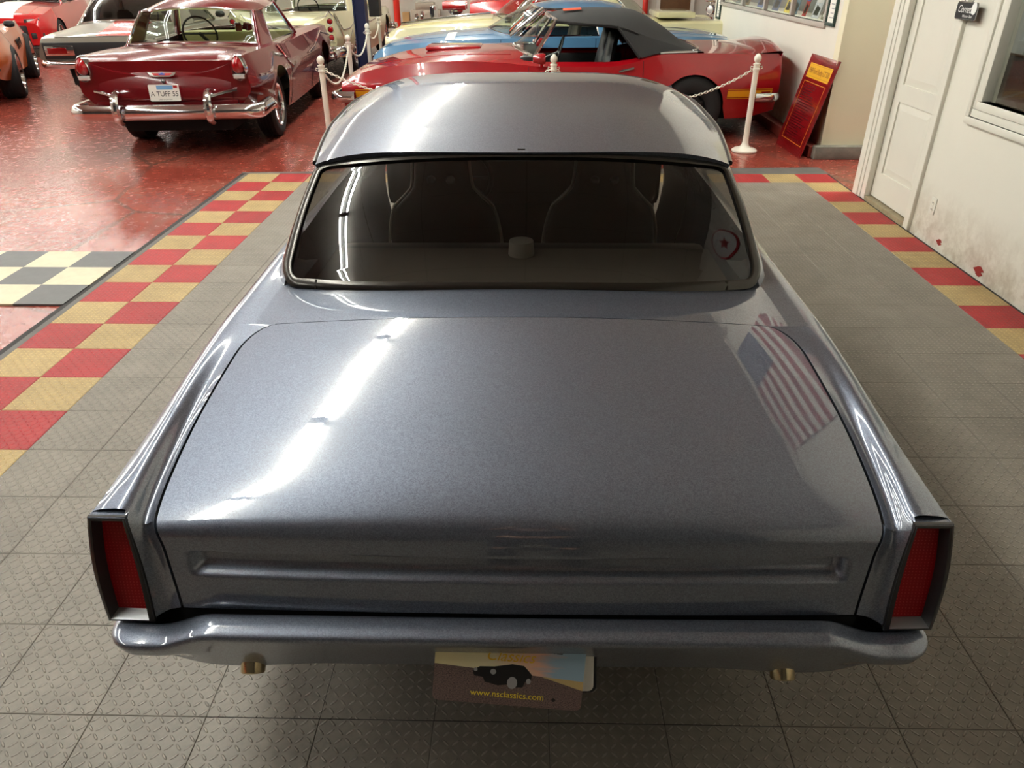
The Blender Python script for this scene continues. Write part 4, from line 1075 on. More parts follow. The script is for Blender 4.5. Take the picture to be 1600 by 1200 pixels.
for sg in (-1, 1):
    MB().tube(catmull([(sg * .45, -1.20, .37), (sg * .45, -1.27, .42), (sg * .45, -1.275, .52), (sg * .45, -1.24, .61), (sg * .45, -1.17, .645), (sg * .47, -1.10, .62)], 5), lambda t: .042 * (1 - .35 * abs(t - .45)), 10).build('bumper_guard', 'chrome', M5)
    MB().tube([(sg * .45, -1.16, .60), (sg * .60, -1.10, .635), (sg * .70, -1.06, .65)], .016, 6).build('guard_arm', 'chrome', M5)
pm('emblem_blue', (40, 70, 150), .3, .2); pm('emblem_red', (170, 40, 40), .3, .2); pm('plate_blue', (110, 160, 205), .5)
em = bpy.data.objects.new('trunk_emblem', None); COL.objects.link(em); em.parent = M5
EM = frame_M((0, -1.065, .80), (1, 0, 0), (0, .42, 1))
MB().prism([(-.14, .02), (-.12, -.01), (-.08, -.025), (.08, -.025), (.12, -.01), (.14, .02), (.11, .016), (0, .022), (-.11, .016)], EM, .012).build('chrome_bar', 'chrome', em, smooth=False)
MB().prism([(-.10, .010), (-.075, -.014), (.075, -.014), (.10, .010)], EM @ Matrix.Translation((0, 0, .012)), .002).build('red_field', 'emblem_red', em, smooth=False)
MB().prism([(-.035, .006), (-.028, -.008), (.028, -.008), (.035, .006), (.014, .006), (.010, .012), (-.010, .012), (-.014, .006)], EM @ Matrix.Translation((0, 0, .0142)), .002).build('blue_badge', 'emblem_blue', em, smooth=False)
MB().lathe([(0, .006), (.016, .004), (.018, 0)], 12, frame_M((0, -1.085, .738), (1, 0, 0), (0, .2, 1))).build('lid_lock', 'chrome', M5)
pl = plate(M5, .0, -1.112, .635, .30, .155, [('A TUFF 55', .066, 'black_letter', -.012, .27)], tilt=.06)
PP = frame_M((0, -1.112, .635), (1, 0, 0), (0, .06, 1))
MB().prism([(-.07, .03), (.09, .03), (.09, .07), (-.07, .07)], PP @ Matrix.Translation((0, 0, .003)), .0005).build('printed_sky', 'plate_blue', pl, smooth=False)
MB().prism([(.095, .045), (.135, .045), (.135, .07), (.095, .07)], PP @ Matrix.Translation((0, 0, .003)), .0005).build('sticker', 'emblem_red', pl, smooth=False)
text('lettering', 'LAND OF LINCOLN', .014, 'black_letter', pl, PP @ Matrix.Translation((0, -.062, .004)), .13)
# side chrome
for sg in (-1, 1):
    f = lambda pts, off=.008: [Vector((sg * p.x, p.y, p.z)) for p in side_line(B5, pts, off)]
    MB().tube(f([(-.82, .40), (-.4, .355), (0, .34), (.35, .30)]) , .014, 6).build('side_spear', 'chrome', M5)
    MB().tube(f([(.35, .02), (.42, .15), (.52, .30), (.60, .38)]), .010, 6).build('side_sash', 'chrome', M5)
    MB().tube(f([(1.7, .30), (2.2, .25), (3.0, .22), (3.6, .22)]), .012, 6).build('side_spear', 'chrome', M5)
seam(M5, B5, [[(.55, v) for v in lin(.03, .97, 8)], [(1.92, v) for v in lin(.03, .97, 8)]])
M5dice = thing('fuzzy_dice', 'pair of dark red dice hanging behind the windshield of the maroon car', 'dice', (-3.66, 10.28, .97), .3)
for dx in (-.05, .06): MB().obox((dx, .02 * dx, .06 + abs(dx) * .3), (.08, .08, .08), Matrix.Rotation(.5 + dx * 6, 4, 'Z') @ Matrix.Rotation(.4, 4, 'X'), .012).build('die', 'board_red', M5dice)
MB().tube([(-.05, 0, .12), (0, 0, .22), (.06, 0, .13)], .004, 4).build('cord', 'white_letter', M5dice)
# ---- red convertible with black top, side on ------------------------------------------------------------------
paint('paint_red', (158, 10, 22), 0, .25); pm('soft_top', (46, 46, 46), .85, var=.06, bump=.0006, bscale=400); pm('stripe_yellow', (228, 160, 22), .35)
BS = Body(arches=[(0, .335, .355), (2.74, .335, .355)], pt=3.2,
          zt=[(-.95, .86), (-.9, .925), (-.6, .925), (0, .91), (1.9, .905), (2.6, .885), (3.2, .835), (3.6, .75), (3.8, .68), (3.88, .62)],
          zs=[(-.95, .84), (-.9, .885), (-.55, .885), (-.1, .895), (.35, .885), (.7, .80), (.95, .765), (1.6, .765), (2.0, .80), (2.6, .825), (3.2, .785), (3.6, .715), (3.88, .60)],
          ws=[(-.95, .76), (-.6, .80), (0, .83), (1, .86), (2, .84), (3, .84), (3.6, .80), (3.88, .74)],
          wm=[(-.95, .82), (-.5, .88), (0, .915), (1, .905), (2, .905), (2.8, .91), (3.6, .87), (3.88, .80)], zm=[(-1, .58), (4, .55)],
          wb=[(-.95, .72), (-.4, .82), (1, .84), (2.8, .84), (3.88, .72)], zb=[(-.95, .30), (-.6, .23), (1, .20), (3.3, .22), (3.88, .34)])
SH = base_car('red_convertible', 'red classic convertible with black soft top and yellow side stripes, behind the white chain', (1.79, 9.47, -.012), PI / 2, BS, -.95, 3.88, 'paint_red', (.12, 1.86, .90),
              (.77, .335, .22, 'dark', (0, 2.74)), hood=(2.0, 3.7, .72, .004))
# folding top: header, side rails, quarter and rear curtain
Fr = dict(F0=(1.98, .905), A0=(.72, 1.72, .85), F1=(1.60, 1.235), A1=(.60, 1.50, 1.205))
def hoodtop(y, q):
    zc = pchip([(-.10, .905), (.05, .965), (.30, 1.13), (.48, 1.225), (.62, 1.275), (.85, 1.292), (1.1, 1.295), (1.35, 1.28), (1.58, 1.24)])(y)
    ed = pchip([(-.10, .90), (.05, .925), (.30, .99), (.55, 1.06), (.75, 1.13), (.95, 1.165), (1.3, 1.185), (1.58, 1.205)])(y)
    hx = pchip([(-.10, .66), (.05, .72), (.35, .755), (.8, .735), (1.2, .68), (1.58, .61)])(y)
    k = abs(q); return Vector((hx * (k if k < 1 else 1), y - (.05 * k * k if y > 1.4 else 0), ed + (zc - ed) * (1 - k**3.2)))
G = [[Vector((math.copysign(1, q) * hoodtop(y, abs(q)).x, hoodtop(y, abs(q)).y, hoodtop(y, abs(q)).z)) for q in lin(-1, 1, 31)] for y in lin(-.10, 1.58, 36)]
MB().grid(G, flip=True).build('soft_top', 'soft_top', SH, angle=180)
for sg in (-1, 1):
    # quarter curtain below the top's edge, down to the belt
    R = []
    for y in lin(-.10, .86, 18):
        t_ = hoodtop(y, 1.0); b_ = BS.top(y, .975); lean = max(0, y - .58) / .28
        bt = Vector((b_.x, y, b_.z + .012)); bt = bt.lerp(t_, min(1, lean)); R.append([Vector((sg * p.x, p.y, p.z)) for p in (t_, t_.lerp(bt, .5) + Vector((.012 * (1 - lean if lean < 1 else 0), 0, 0)), bt)])
    MB().grid(R, flip=sg < 0).build('quarter_curtain', 'soft_top', SH, angle=180)
    MB().tube([Vector((sg * p.x, p.y, p.z - .012)) for p in [hoodtop(y, 1.0) for y in lin(.62, 1.56, 16)]], .016, 6).build('top_rail', 'black_vinyl', SH)
    MB().tube([Vector((sg * p.x, p.y, p.z)) for p in [hoodtop(.85, 1.0), Vector((BS.top(.60, .975).x, .60, BS.top(.60, .975).z + .02))]], .016, 6).build('top_rail', 'black_vinyl', SH)
MB().tube([Vector((q * .75, -.12 + .14 * abs(q)**3, .91)) for q in lin(-1, 1, 15)] , .014, 6).build('top_moulding', 'chrome', SH)
for sg in (-1, 1): MB().tube([Vector((sg * BS.top(y, .965).x, y, BS.top(y, .965).z + .012)) for y in lin(-.02, .38, 8)], .013, 6).build('top_moulding', 'chrome', SH)
G = [[Vector((.72 * a, 1.98 - .24 * a * a, .905 - .05 * a * a)).lerp(Vector((.60 * a, 1.60 - .10 * a * a, 1.235 - .03 * a * a)), h) for a in lin(-1, 1, 17)] for h in lin(0, 1, 6)]
MB().grid(G).build('windshield', 'glass_clear', SH, angle=180)
MB().tube(G[0] + [r[-1] for r in G[1:-1]] + G[-1][::-1] + [r[0] for r in G[1:-1]][::-1], .022, 8, closed=True).build('windshield_frame', 'chrome', SH)
pm('orange_card', (226, 84, 44), .6)
def bucket2(c, x, y, z, mat='black_vinyl', hgt=.66):
    s = bpy.data.objects.new('front_seat', None); COL.objects.link(s); s.parent = c; s.location = (x, y, z)
    Wd = pchip([(0, .23), (.3, .24), (.44, .2), (.52, .14), (hgt - .04, .12), (hgt, .07)]); R = []
    for q in lin(0, hgt, 16): R.append([(Wd(q) * math.cos(a), -.22 * q + .065 * math.sin(a), q) for a in lin(0, 2 * PI, 17)[:-1]])
    MB().grid(R, closev=True).add(R[-1], [list(range(16))]).build('seat_back', mat, s)
    MB().box((-.23, -.02, -.04), (.23, .46, .10), .04).build('seat_cushion', mat, s)
bucket2(SH, -.36, .98, .42); bucket2(SH, .36, .98, .42); bench(SH, 'black_vinyl', .30, .45, .40, .60, name='rear_seat')
MB().box((-.74, 1.70, .66), (.74, 1.9, .86), .04).build('dashboard', 'black_vinyl', SH); MB().box((-.80, .1, .22), (.80, 1.9, .36)).build('cabin_floor', 'cabin_dark', SH, smooth=False)
for sg in (-1, 1): MB().box((sg * .80 - .02, .62, .35), (sg * .80 + .02, 1.75, .745), .012).build('door_trim', 'black_vinyl', SH)
swheel(SH, -.36, 1.46, .86, .18)
for sg in (-1, 1):
    mr = bpy.data.objects.new('door_mirror', None); COL.objects.link(mr); mr.parent = SH
    MB().lathe([(.0, -.10), (.035, -.09), (.055, -.03), (.058, .02), (.05, .04), (.0, .035)], 16, Matrix.Translation((sg * .93, 1.66, .855)) @ Matrix.Rotation(PI / 2, 4, 'X') @ Matrix.Scale(1.3, 4, (1, 0, 0))).build('mirror_shell', 'paint_red', mr)
    MB().tube([(sg * .85, 1.66, .775), (sg * .90, 1.66, .82)], .02, 8).build('mirror_foot', 'paint_red', mr)
    MB().tube([Vector((sg * p.x, p.y, p.z)) for p in side_line(BS, [(.82, .10), (.66, .09)], .014)], .012, 6).build('door_handle', 'chrome', SH)
# ducktail spoiler, lamps, bumpers
R = []
for q in lin(-1, 1, 25):
    k = abs(q); R.append([Vector((.80 * q, -.62 - .02 * k, .918 - .03 * k * k)), Vector((.80 * q, -.78, .945 - .045 * k**2)), Vector((.80 * q, -.93 + .02 * k, .985 - .07 * k**2)), Vector((.80 * q, -.97 + .03 * k, .975 - .07 * k**2)), Vector((.80 * q, -.955 + .03 * k, .86))])
MB().grid(R).build('tail_spoiler', 'paint_red', SH, angle=40)
bumper_sweep(SH, .84, -1.0, .40, .50, .16, .035, name='rear_bumper'); bumper_sweep(SH, .86, 3.92, .40, .52, .15, .04, name='front_bumper', sgn=1)
for sg in (-1, 1):
    MB().box((sg * .52 - .24, -.97, .62), (sg * .52 + .24, -.945, .74), .01).build('tail_lamp', 'red_lens', SH); round_lamp(SH, (sg * .60, 3.87, .50), .085, 'clear_lens', (0, 1, 0), 'headlamp')
MB().box((-.70, 3.86, .40), (.70, 3.885, .58), .01).build('grille', 'black_plastic', SH)
MB().box((-.22, 2.35, .865), (.22, 3.0, .915), .03).build('hood_scoop', 'paint_red', SH)
def side_patch(c, body, y0, y1, z0, z1, mat, name, off, sg, n=14):
    def at(y, z):
        zs = body.g('zs', y); lo = min(body.low(y), zs - .02); p = body.side(y, max(0, min(1, (zs - z) / (zs - lo)))); return Vector((sg * (p.x + off), p.y, z))
    return MB().grid([[at(y, z) for z in lin(z0, z1, 5)] for y in lin(y0, y1, n)], flip=sg > 0).build(name, mat, c, angle=180)
for sg in (-1, 1):
    for y0, y1 in ((-.88, -.38), (3.15, 3.72), (.45, 2.30)):
        side_patch(SH, BS, y0, y1, .455, .525, 'stripe_yellow', 'side_stripe', .004, sg)
        for z0 in (.440, .534): side_patch(SH, BS, y0, y1, z0, z0 + .007, 'stripe_yellow', 'side_stripe', .004, sg)
    side_patch(SH, BS, -.86, -.76, .465, .510, 'paint_red', 'side_marker', .0055, sg, 4)
xt = BS.side(3.45, .5)
text('lettering', 'GT 500', .075, 'black_letter', SH, frame_M((-(BS.g('wm', 3.42) - .004), 3.42, .490), (.10, -1, 0), (0, 0, 1)), .30)
seam(SH, BS, [[(.56, v) for v in lin(.02, .97, 8)], [(1.80, v) for v in lin(.02, .97, 8)]])
oc = thing('orange_card', 'orange card lying on the black soft top of the red convertible', 'card', (.47, 9.18, 1.285)); MB().obox((0, 0, 0), (.20, .12, .006), Matrix.Rotation(.10, 4, 'X') @ Matrix.Rotation(-.06, 4, 'Y')).build('sheet', 'orange_card', oc, smooth=False)
# ---- blue fastback-era coupe, side on behind the red convertible ----------------------------------------------
paint('paint_blue', (84, 138, 178), .1, .3)
BB = Body(arches=[(0, .34, .36), (2.74, .34, .36)], pt=2.8,
          zt=[(-1.1, .84), (-1.0, .88), (-.3, .93), (1.9, .95), (2.6, .915), (3.2, .86), (3.6, .78), (3.72, .70)],
          zs=[(-1.1, .82), (-1.0, .86), (-.3, .90), (.6, .895), (2, .88), (2.6, .86), (3.2, .82), (3.6, .76), (3.72, .66)],
          ws=[(-1.1, .76), (-.5, .80), (1, .83), (2, .83), (3, .82), (3.72, .76)], wm=[(-1.1, .82), (0, .89), (2, .89), (3, .88), (3.72, .80)], zm=[(-1.1, .6), (4, .6)],
          wb=[(-1.1, .74), (0, .82), (3, .82), (3.72, .74)], zb=[(-1.1, .34), (-.5, .24), (1, .21), (3.3, .24), (3.72, .36)])
BL = base_car('blue_coupe', 'light blue sixties coupe parked between the red convertible and the cream car', (1.62, 11.45, -.012), PI / 2, BB, -1.1, 3.72, 'paint_blue', (.15, 1.9, .88), (.75, .325, .2, 'five', (0, 2.74)), hood=(2.1, 3.55, .72, .004), trunk=(-1.02, -.15, .75, .004))
greenhouse(BL, dict(F0=(2.22, .95), A0=(.78, 1.88, .90), C0=(.75, .10, .905), R0=(-.12, .93), F1=(1.58, 1.255), A1=(.60, 1.44, 1.225), C1=(.62, .45, 1.21), R1=(.36, 1.24), crown=.055, k1=.66, achrome=True), 'paint_blue', 'glass_clear')
bench(BL, 'cabin_grey', .45, .5, .36); bucket2(BL, -.36, 1.1, .42, 'cabin_grey'); bucket2(BL, .36, 1.1, .42, 'cabin_grey'); swheel(BL, -.36, 1.55, .88, .19)
MB().box((-.78, .0, .24), (.78, 1.95, .4)).build('cabin_floor', 'cabin_dark', BL, smooth=False); MB().box((-.72, 1.72, .70), (.72, 1.95, .90), .04).build('dashboard', 'cabin_grey', BL)
bumper_sweep(BL, .84, -1.16, .42, .52, .16, .03, name='rear_bumper'); bumper_sweep(BL, .84, 3.78, .40, .52, .15, .03, name='front_bumper', sgn=1)
MB().box((-.45, 3.70, .46), (.45, 3.735, .66), .012).build('grille', 'black_plastic', BL)
for sg in (-1, 1): round_lamp(BL, (sg * .62, 3.70, .58), .085, 'clear_lens', (0, 1, 0), 'headlamp'); MB().box((sg * .5 - .12, -1.125, .58), (sg * .5 + .12, -1.10, .72), .01).build('tail_lamp', 'red_lens', BL)
for sg in (-1, 1): MB().tube([(sg * BB.g('ws', y) * .99, y, BB.g('zs', y) + .004) for y in lin(3.71, 3.74, 3)], .02, 6).build('fender_cap', 'chrome', BL)
seam(BL, BB, [[(.75, v) for v in lin(.02, .97, 8)], [(2.0, v) for v in lin(.02, .97, 8)]])
MB().grid([[Vector((-BB.top(y, u).x, y, BB.top(y, u).z + .007)) for u in lin(.30, .99, 9)] for y in (2.62, 2.74)]).build('hood_band', 'white_letter', BL, angle=180)
for sg in (-1, 1): MB().obox((sg * .30, 1.80, 1.02), (.22, .006, .26), Matrix.Rotation(.85, 4, 'X')).build('window_sticker', 'paper' if sg > 0 else 'orange_card', BL, smooth=False)
# ---- cream sedan behind the blue coupe --------------------------------------------------------------------------
paint('paint_cream', (224, 216, 170), 0, .3)
BC = Body(arches=[(0, .36, .38), (3.05, .36, .38)], pt=2.4,
          zt=[(-1.4, .86), (-1.3, .92), (-.5, .97), (2.2, 1.0), (2.8, .965), (3.5, .90), (3.9, .82), (3.98, .74)], zs=[(-1.4, .86), (-1.3, .90), (-.4, .91), (1, .90), (2.3, .90), (3.2, .875), (3.8, .84), (3.98, .74)],
          ws=[(-1.4, .80), (0, .86), (2, .87), (3.4, .85), (3.98, .78)], wm=[(-1.4, .86), (0, .94), (3, .94), (3.98, .84)], zm=[(-1.4, .64), (4, .64)], wb=[(-1.4, .78), (0, .86), (3, .86), (3.98, .78)], zb=[(-1.4, .38), (-.6, .28), (1, .25), (3.5, .28), (3.98, .4)],
          fc=[(-1.4, .05), (-.8, .03), (0, 0), (2, 0), (3, .02), (3.98, .02)])
CR = base_car('cream_sedan', 'long cream fifties car with chrome hood trim behind the blue coupe', (1.71, 13.45, -.012), PI / 2, BC, -1.4, 3.98, 'paint_cream', (.2, 2.1, .88), (.78, .35, .2, 'disc', (0, 3.05)), hood=(2.3, 3.8, .62, .02), trunk=(-1.3, -.3, .74, .004))
greenhouse(CR, dict(F0=(2.30, 1.0), A0=(.80, 2.0, .93), C0=(.78, .15, .935), R0=(-.22, .97), F1=(1.75, 1.36), A1=(.63, 1.60, 1.32), C1=(.66, .45, 1.29), R1=(.25, 1.34), crown=.08, k1=.72, achrome=True), 'paint_cream', 'glass_clear')
MB().tube([(0, 3.84, .885), (0, 3.4, .945), (0, 2.8, 1.0), (0, 2.35, 1.035)], .012, 6).build('hood_spear', 'chrome', CR)
bumper_sweep(CR, .94, -1.5, .42, .56, .3, name='rear_bumper'); bumper_sweep(CR, .94, 4.06, .42, .56, .3, name='front_bumper', sgn=1)
for sg in (-1, 1):
    round_lamp(CR, (sg * .70, 3.95, .70), .10, 'clear_lens', (0, 1, 0), 'headlamp'); MB().box((sg * .80 - .06, -1.45, .66), (sg * .80 + .06, -1.38, .92), .03).build('tail_lamp', 'red_lens', CR)
    MB().tube([Vector((sg * p.x, p.y, p.z)) for p in side_line(BC, [(y, .30) for y in lin(-1.2, 3.8, 14)], .008)], .012, 6).build('side_spear', 'chrome', CR)
bench(CR, 'upholstery_olive', .45, .55, .4); bench(CR, 'upholstery_olive', 1.25, .52, .4); MB().box((-.82, .0, .27), (.82, 2.1, .42)).build('cabin_floor', 'cabin_dark', CR, smooth=False)
MB().box((-.70, -.86, .99), (.30, -.28, 1.07), .02).build('rolled_top_cover', 'paint_cream', CR)
# ---- cream finned car, tail toward the camera ------------------------------------------------------------------
BD = Body(arches=[(0, .37, .38), (3.2, .37, .40)], pt=2.6,
          zt=[(-1.45, .80), (-1.35, .86), (-.9, .93), (-.2, .96), (2.4, 1.0), (3.2, .96), (3.9, .90), (4.1, .80)], zs=[(-1.45, 1.06), (-1.2, 1.055), (-.5, 1.03), (.3, .97), (1, .94), (2.4, .93), (3.5, .92), (4.1, .84)],
          ws=[(-1.45, .84), (-.5, .86), (1, .88), (3, .87), (4.1, .82)], wm=[(-1.45, .88), (0, .96), (3, .95), (4.1, .86)], zm=[(-1.45, .62), (4.1, .64)], wb=[(-1.45, .80), (0, .88), (3, .88), (4.1, .8)], zb=[(-1.45, .40), (-.7, .30), (1, .25), (3.6, .3), (4.1, .42)])
DS = base_car('cream_finned_sedan', 'pale cream fifties car with tall tail fins and triple round red lamps', (-4.09, 14.8, -.012), .0, BD, -1.45, 4.1, 'paint_cream', (.25, 2.2, .86), (.78, .36, .21, 'disc', (0, 3.2)), hood=(2.5, 3.9, .7, .004))
rows = [[Vector((x, y, z - .02 * (x / .7)**2)) for x in lin(-.70, .70, 17)] for y, z in ((-.30, .985), (-.7, .975), (-1.1, .945), (-1.35, .89), (-1.47, .80), (-1.50, .68), (-1.49, .60))]
MB().grid(rows, flip=True).build('trunk_lid', 'paint_cream', DS, angle=60)
MB().box((-.80, -1.46, .46), (.80, -1.40, .86)).build('tail_panel', 'paint_cream', DS, smooth=False)
greenhouse(DS, dict(F0=(2.45, 1.0), A0=(.80, 2.1, .95), C0=(.78, .15, .965), R0=(-.22, .985), F1=(1.9, 1.38), A1=(.64, 1.72, 1.34), C1=(.67, .50, 1.32), R1=(.30, 1.36), crown=.09, k1=.72, rw=.96), 'paint_cream', 'glass_clear')
for sg in (-1, 1):
    MB().box((sg * .805 - .065, -1.475, .60), (sg * .805 + .065, -1.43, 1.05), .02).build('fin_end', 'paint_cream', DS)
    for zz in (.68, .80, .92): round_lamp(DS, (sg * .805, -1.475, zz), .046, 'lens_bright', (0, -1, 0))
    MB().tube([(sg * .805 - .06, -1.48, .99), (sg * .805, -1.48, 1.07), (sg * .805 + .06, -1.48, .99)], .012, 6).build('fin_trim', 'chrome', DS)
    m = lambda pts, off=.008: [Vector((sg * p.x, p.y, p.z)) for p in side_line(BD, pts, off)]
    MB().tube(m([(-1.40, .04), (-1.1, .45), (-.95, .75), (-.6, .52), (0, .38), (1.2, .26), (2.4, .20), (3.9, .2)]), .010, 5).build('side_spear', 'chrome', DS)
    MB().tube(m([(-1.30, .04), (-1.0, .40), (-.55, .36), (.2, .28)]), .008, 5).build('side_spear', 'chrome', DS)
    round_lamp(DS, (sg * .70, 4.09, .72), .10, 'clear_lens', (0, 1, 0), 'headlamp')
text('lettering', 'DE SOTO', .07, 'chrome_dull', DS, frame_M((0, -1.505, .72), (1, 0, 0), (0, .1, 1)), .34)
bumper_sweep(DS, .97, -1.58, .40, .56, .30, .07, name='rear_bumper'); bumper_sweep(DS, .96, 4.2, .42, .56, .3, name='front_bumper', sgn=1)
for sg in (-1, 1): MB().lathe([(.0, -.12), (.05, -.1), (.085, 0), (.08, .05), (.0, .06)], 16, Matrix.Translation((sg * .74, -1.66, .52)) @ Matrix.Rotation(PI / 2, 4, 'X')).build('bumper_pod', 'chrome', DS)
bench(DS, 'cabin_grey', .5, .55, .38); bench(DS, 'cabin_grey', 1.3, .52, .38); swheel(DS, -.38, 1.7, .98, .21); MB().box((-.82, .0, .27), (.82, 2.2, .42)).build('cabin_floor', 'cabin_dark', DS, smooth=False); MB().box((-.76, 1.95, .8), (.76, 2.2, .98), .05).build('dashboard', 'cabin_grey', DS)
# ---- grey coupe with a red deck stripe, beyond the maroon car -----------------------------------------------------
paint('paint_silver', (128, 124, 112), .5, .3); paint('paint_orange', (172, 76, 10), .15, .28); paint('paint_bright_red', (186, 16, 22), 0, .25)
BG = Body(arches=[(0, .34, .36), (2.74, .34, .36)], pt=2.8,
          zt=[(-1.15, .80), (-1.08, .85), (-.6, .94), (-.2, 1.0), (.3, 1.0), (1.9, .97), (3.0, .90), (3.6, .80), (3.7, .72)], zs=[(-1.15, .80), (-1.05, .86), (-.3, .90), (.6, .89), (2, .88), (3.2, .83), (3.7, .70)],
          ws=[(-1.15, .80), (-.5, .82), (1, .83), (3, .82), (3.7, .76)], wm=[(-1.15, .86), (0, .92), (2, .90), (3, .89), (3.7, .80)], zm=[(-1.15, .6), (4, .6)], wb=[(-1.15, .76), (0, .83), (3, .82), (3.7, .74)], zb=[(-1.15, .54), (-.5, .42), (1, .24), (3.3, .24), (3.7, .36)])
GC = base_car('striped_coupe', 'warm grey muscle coupe with a red stripe on its tail, beyond the maroon car', (-6.2, 12.4, -.012), .09, BG, -1.15, 3.7, 'paint_silver', (.15, 1.95, .88), (.74, .36, .30, 'five', (0, 2.74)), hood=(2.1, 3.5, .72, .004), trunk=(-1.06, -.18, .78, .006))
greenhouse(GC, dict(F0=(2.2, .97), A0=(.78, 1.9, .91), C0=(.76, .05, .94), R0=(-.14, 1.005), F1=(1.6, 1.31), A1=(.60, 1.46, 1.28), C1=(.63, .50, 1.28), R1=(.40, 1.315), crown=.06, k1=.60, rw=.90, tr=.016), 'paint_silver', 'glass_smoke')
pm('stripe_red', (196, 34, 30), .25, 0, .8)
MB().grid([[Vector((x, y, BG.top(y, abs(x) / BG.g('ws', y)).z + .0095)) for x in lin(-.06, .46, 10)] for y in lin(-1.04, -.18, 14)]).build('deck_stripe', 'stripe_red', GC, angle=180)
MB().box((-.78, -1.17, .58), (.78, -1.13, .80), .015).build('tail_panel', 'black_plastic', GC)
for sg in (-1, 1):
    MB().box((sg * .55 - .20, -1.185, .63), (sg * .55 + .20, -1.16, .76), .01).build('lamp_bezel', 'chrome', GC); MB().box((sg * .58 - .13, -1.195, .655), (sg * .58 + .13, -1.175, .735), .008).build('tail_lamp', 'red_lens', GC)
    MB().lathe([(0, .05), (.045, .04), (.06, 0), (.05, -.04), (0, -.06)], 14, Matrix.Translation((sg * .95, 1.70, 1.0)) @ Matrix.Scale(1.4, 4, (1, 0, 0))).build('door_mirror', 'black_plastic', GC)
bumper_sweep(GC, .86, -1.20, .46, .57, .2, .035, name='rear_bumper'); bumper_sweep(GC, .84, 3.74, .40, .52, .15, .03, name='front_bumper', sgn=1)
bucket2(GC, -.36, 1.05, .45); bucket2(GC, .36, 1.05, .45); bench(GC, 'seat_black', .45, .5, .38); MB().box((-.78, .0, .26), (.78, 1.95, .42)).build('cabin_floor', 'cabin_dark', GC, smooth=False)
# ---- orange sports car at the left edge ---------------------------------------------------------------------------
BO = Body(arches=[(0, .35, .375), (2.49, .35, .375)], pt=2.4,
          zt=[(-1.05, .70), (-.95, .80), (-.5, .86), (0, .90), (1.4, .88), (2.0, .86), (2.8, .80), (3.3, .66), (3.42, .56)], zs=[(-1.05, .66), (-.9, .76), (-.4, .88), (0, .92), (.5, .86), (1.0, .79), (1.6, .80), (2.2, .90), (2.5, .92), (2.9, .86), (3.3, .66), (3.42, .52)],
          ws=[(-1.05, .70), (-.4, .84), (0, .87), (.6, .80), (1.1, .74), (1.7, .78), (2.4, .84), (3, .80), (3.42, .66)], wm=[(-1.05, .78), (-.3, .95), (.1, .97), (.7, .86), (1.1, .80), (1.7, .84), (2.3, .93), (2.9, .92), (3.42, .72)], zm=[(-1.1, .60), (3.5, .58)],
          wb=[(-1.05, .72), (0, .90), (1.1, .78), (2.4, .88), (3.42, .66)], zb=[(-1.05, .42), (-.5, .3), (1.1, .22), (3.0, .26), (3.42, .38)])
OR = base_car('orange_sports_car', 'orange low sports car with flared fenders and side gills at the edge of the showroom', (-8.53, 11.31, -.012), .468, BO, -1.05, 3.42, 'paint_orange', (.0, .001, .0), (.82, .36, .32, 'five', (0, 2.49)), hood=(2.0, 3.2, .6, .004))
greenhouse(OR, dict(F0=(1.75, .87), A0=(.70, 1.45, .80), C0=(.70, .15, .87), R0=(-.05, .89), F1=(1.15, 1.19), A1=(.54, 1.02, 1.16), C1=(.55, .40, 1.15), R1=(.30, 1.18), crown=.04, k1=.62), 'paint_orange', 'glass_dark', 'black_trim')
for k in range(4):
    for sg in (-1, 1):
        p = BO.side(1.98 - .07 * k, .34); MB().box((-.012, -.018, -.07), (.012, .018, .07), .005).build('side_gill', 'black_plastic', OR, loc=(sg * p.x, p.y, p.z - .02), rot=(.25, 0, 0))
for sg in (-1, 1):
    MB().lathe([(0, .05), (.045, .04), (.06, 0), (.05, -.04), (0, -.06)], 14, Matrix.Translation((sg * .86, 1.40, .93)) @ Matrix.Scale(1.4, 4, (1, 0, 0))).build('door_mirror', 'black_plastic', OR)
    round_lamp(OR, (sg * .45, -1.06, .58), .06, 'lens_bright', (0, -1, 0)); round_lamp(OR, (sg * .62, -1.05, .58), .06, 'lens_bright', (0, -1, 0))
bumper_sweep(OR, .80, -1.08, .44, .52, .1, .03, name='rear_bumper')
# ---- bright red modern coupe facing the camera at the far left -----------------------------------------------------
BR = Body(arches=[(0, .35, .37), (2.72, .35, .37)], pt=2.4,
          zt=[(-1.0, .95), (0, 1.02), (1.7, 1.02), (2.6, .98), (3.2, .90), (3.55, .80), (3.62, .70)], zs=[(-1.0, .95), (0, .98), (2.0, .94), (2.7, .92), (3.2, .84), (3.5, .76), (3.62, .66)],
          ws=[(-1.0, .80), (0, .86), (2.7, .86), (3.3, .80), (3.62, .66)], wm=[(-1.0, .86), (0, .95), (2.7, .95), (3.3, .90), (3.62, .74)], zm=[(-1, .6), (4, .55)], wb=[(-1.0, .8), (0, .88), (2.7, .88), (3.62, .72)], zb=[(-1.0, .35), (1, .22), (3.2, .2), (3.62, .24)])
RM = base_car('red_modern_coupe', 'bright red modern coupe with a white hood stripe, nose toward the camera', (-12.2, 20.5, -.012), PI + .27, BR, -.35, 3.62, 'paint_bright_red', (.0, .001, .0), (.80, .35, .26, 'five', (0, 2.72)), hood=(1.9, 3.4, .7, .004))
greenhouse(RM, dict(F0=(1.95, 1.02), A0=(.78, 1.6, .96), C0=(.76, .1, .99), R0=(-.2, 1.02), F1=(1.15, 1.36), A1=(.58, 1.0, 1.32), C1=(.58, .35, 1.30), R1=(.2, 1.34), crown=.04, k1=.7), 'paint_bright_red', 'glass_smoke', 'black_trim')
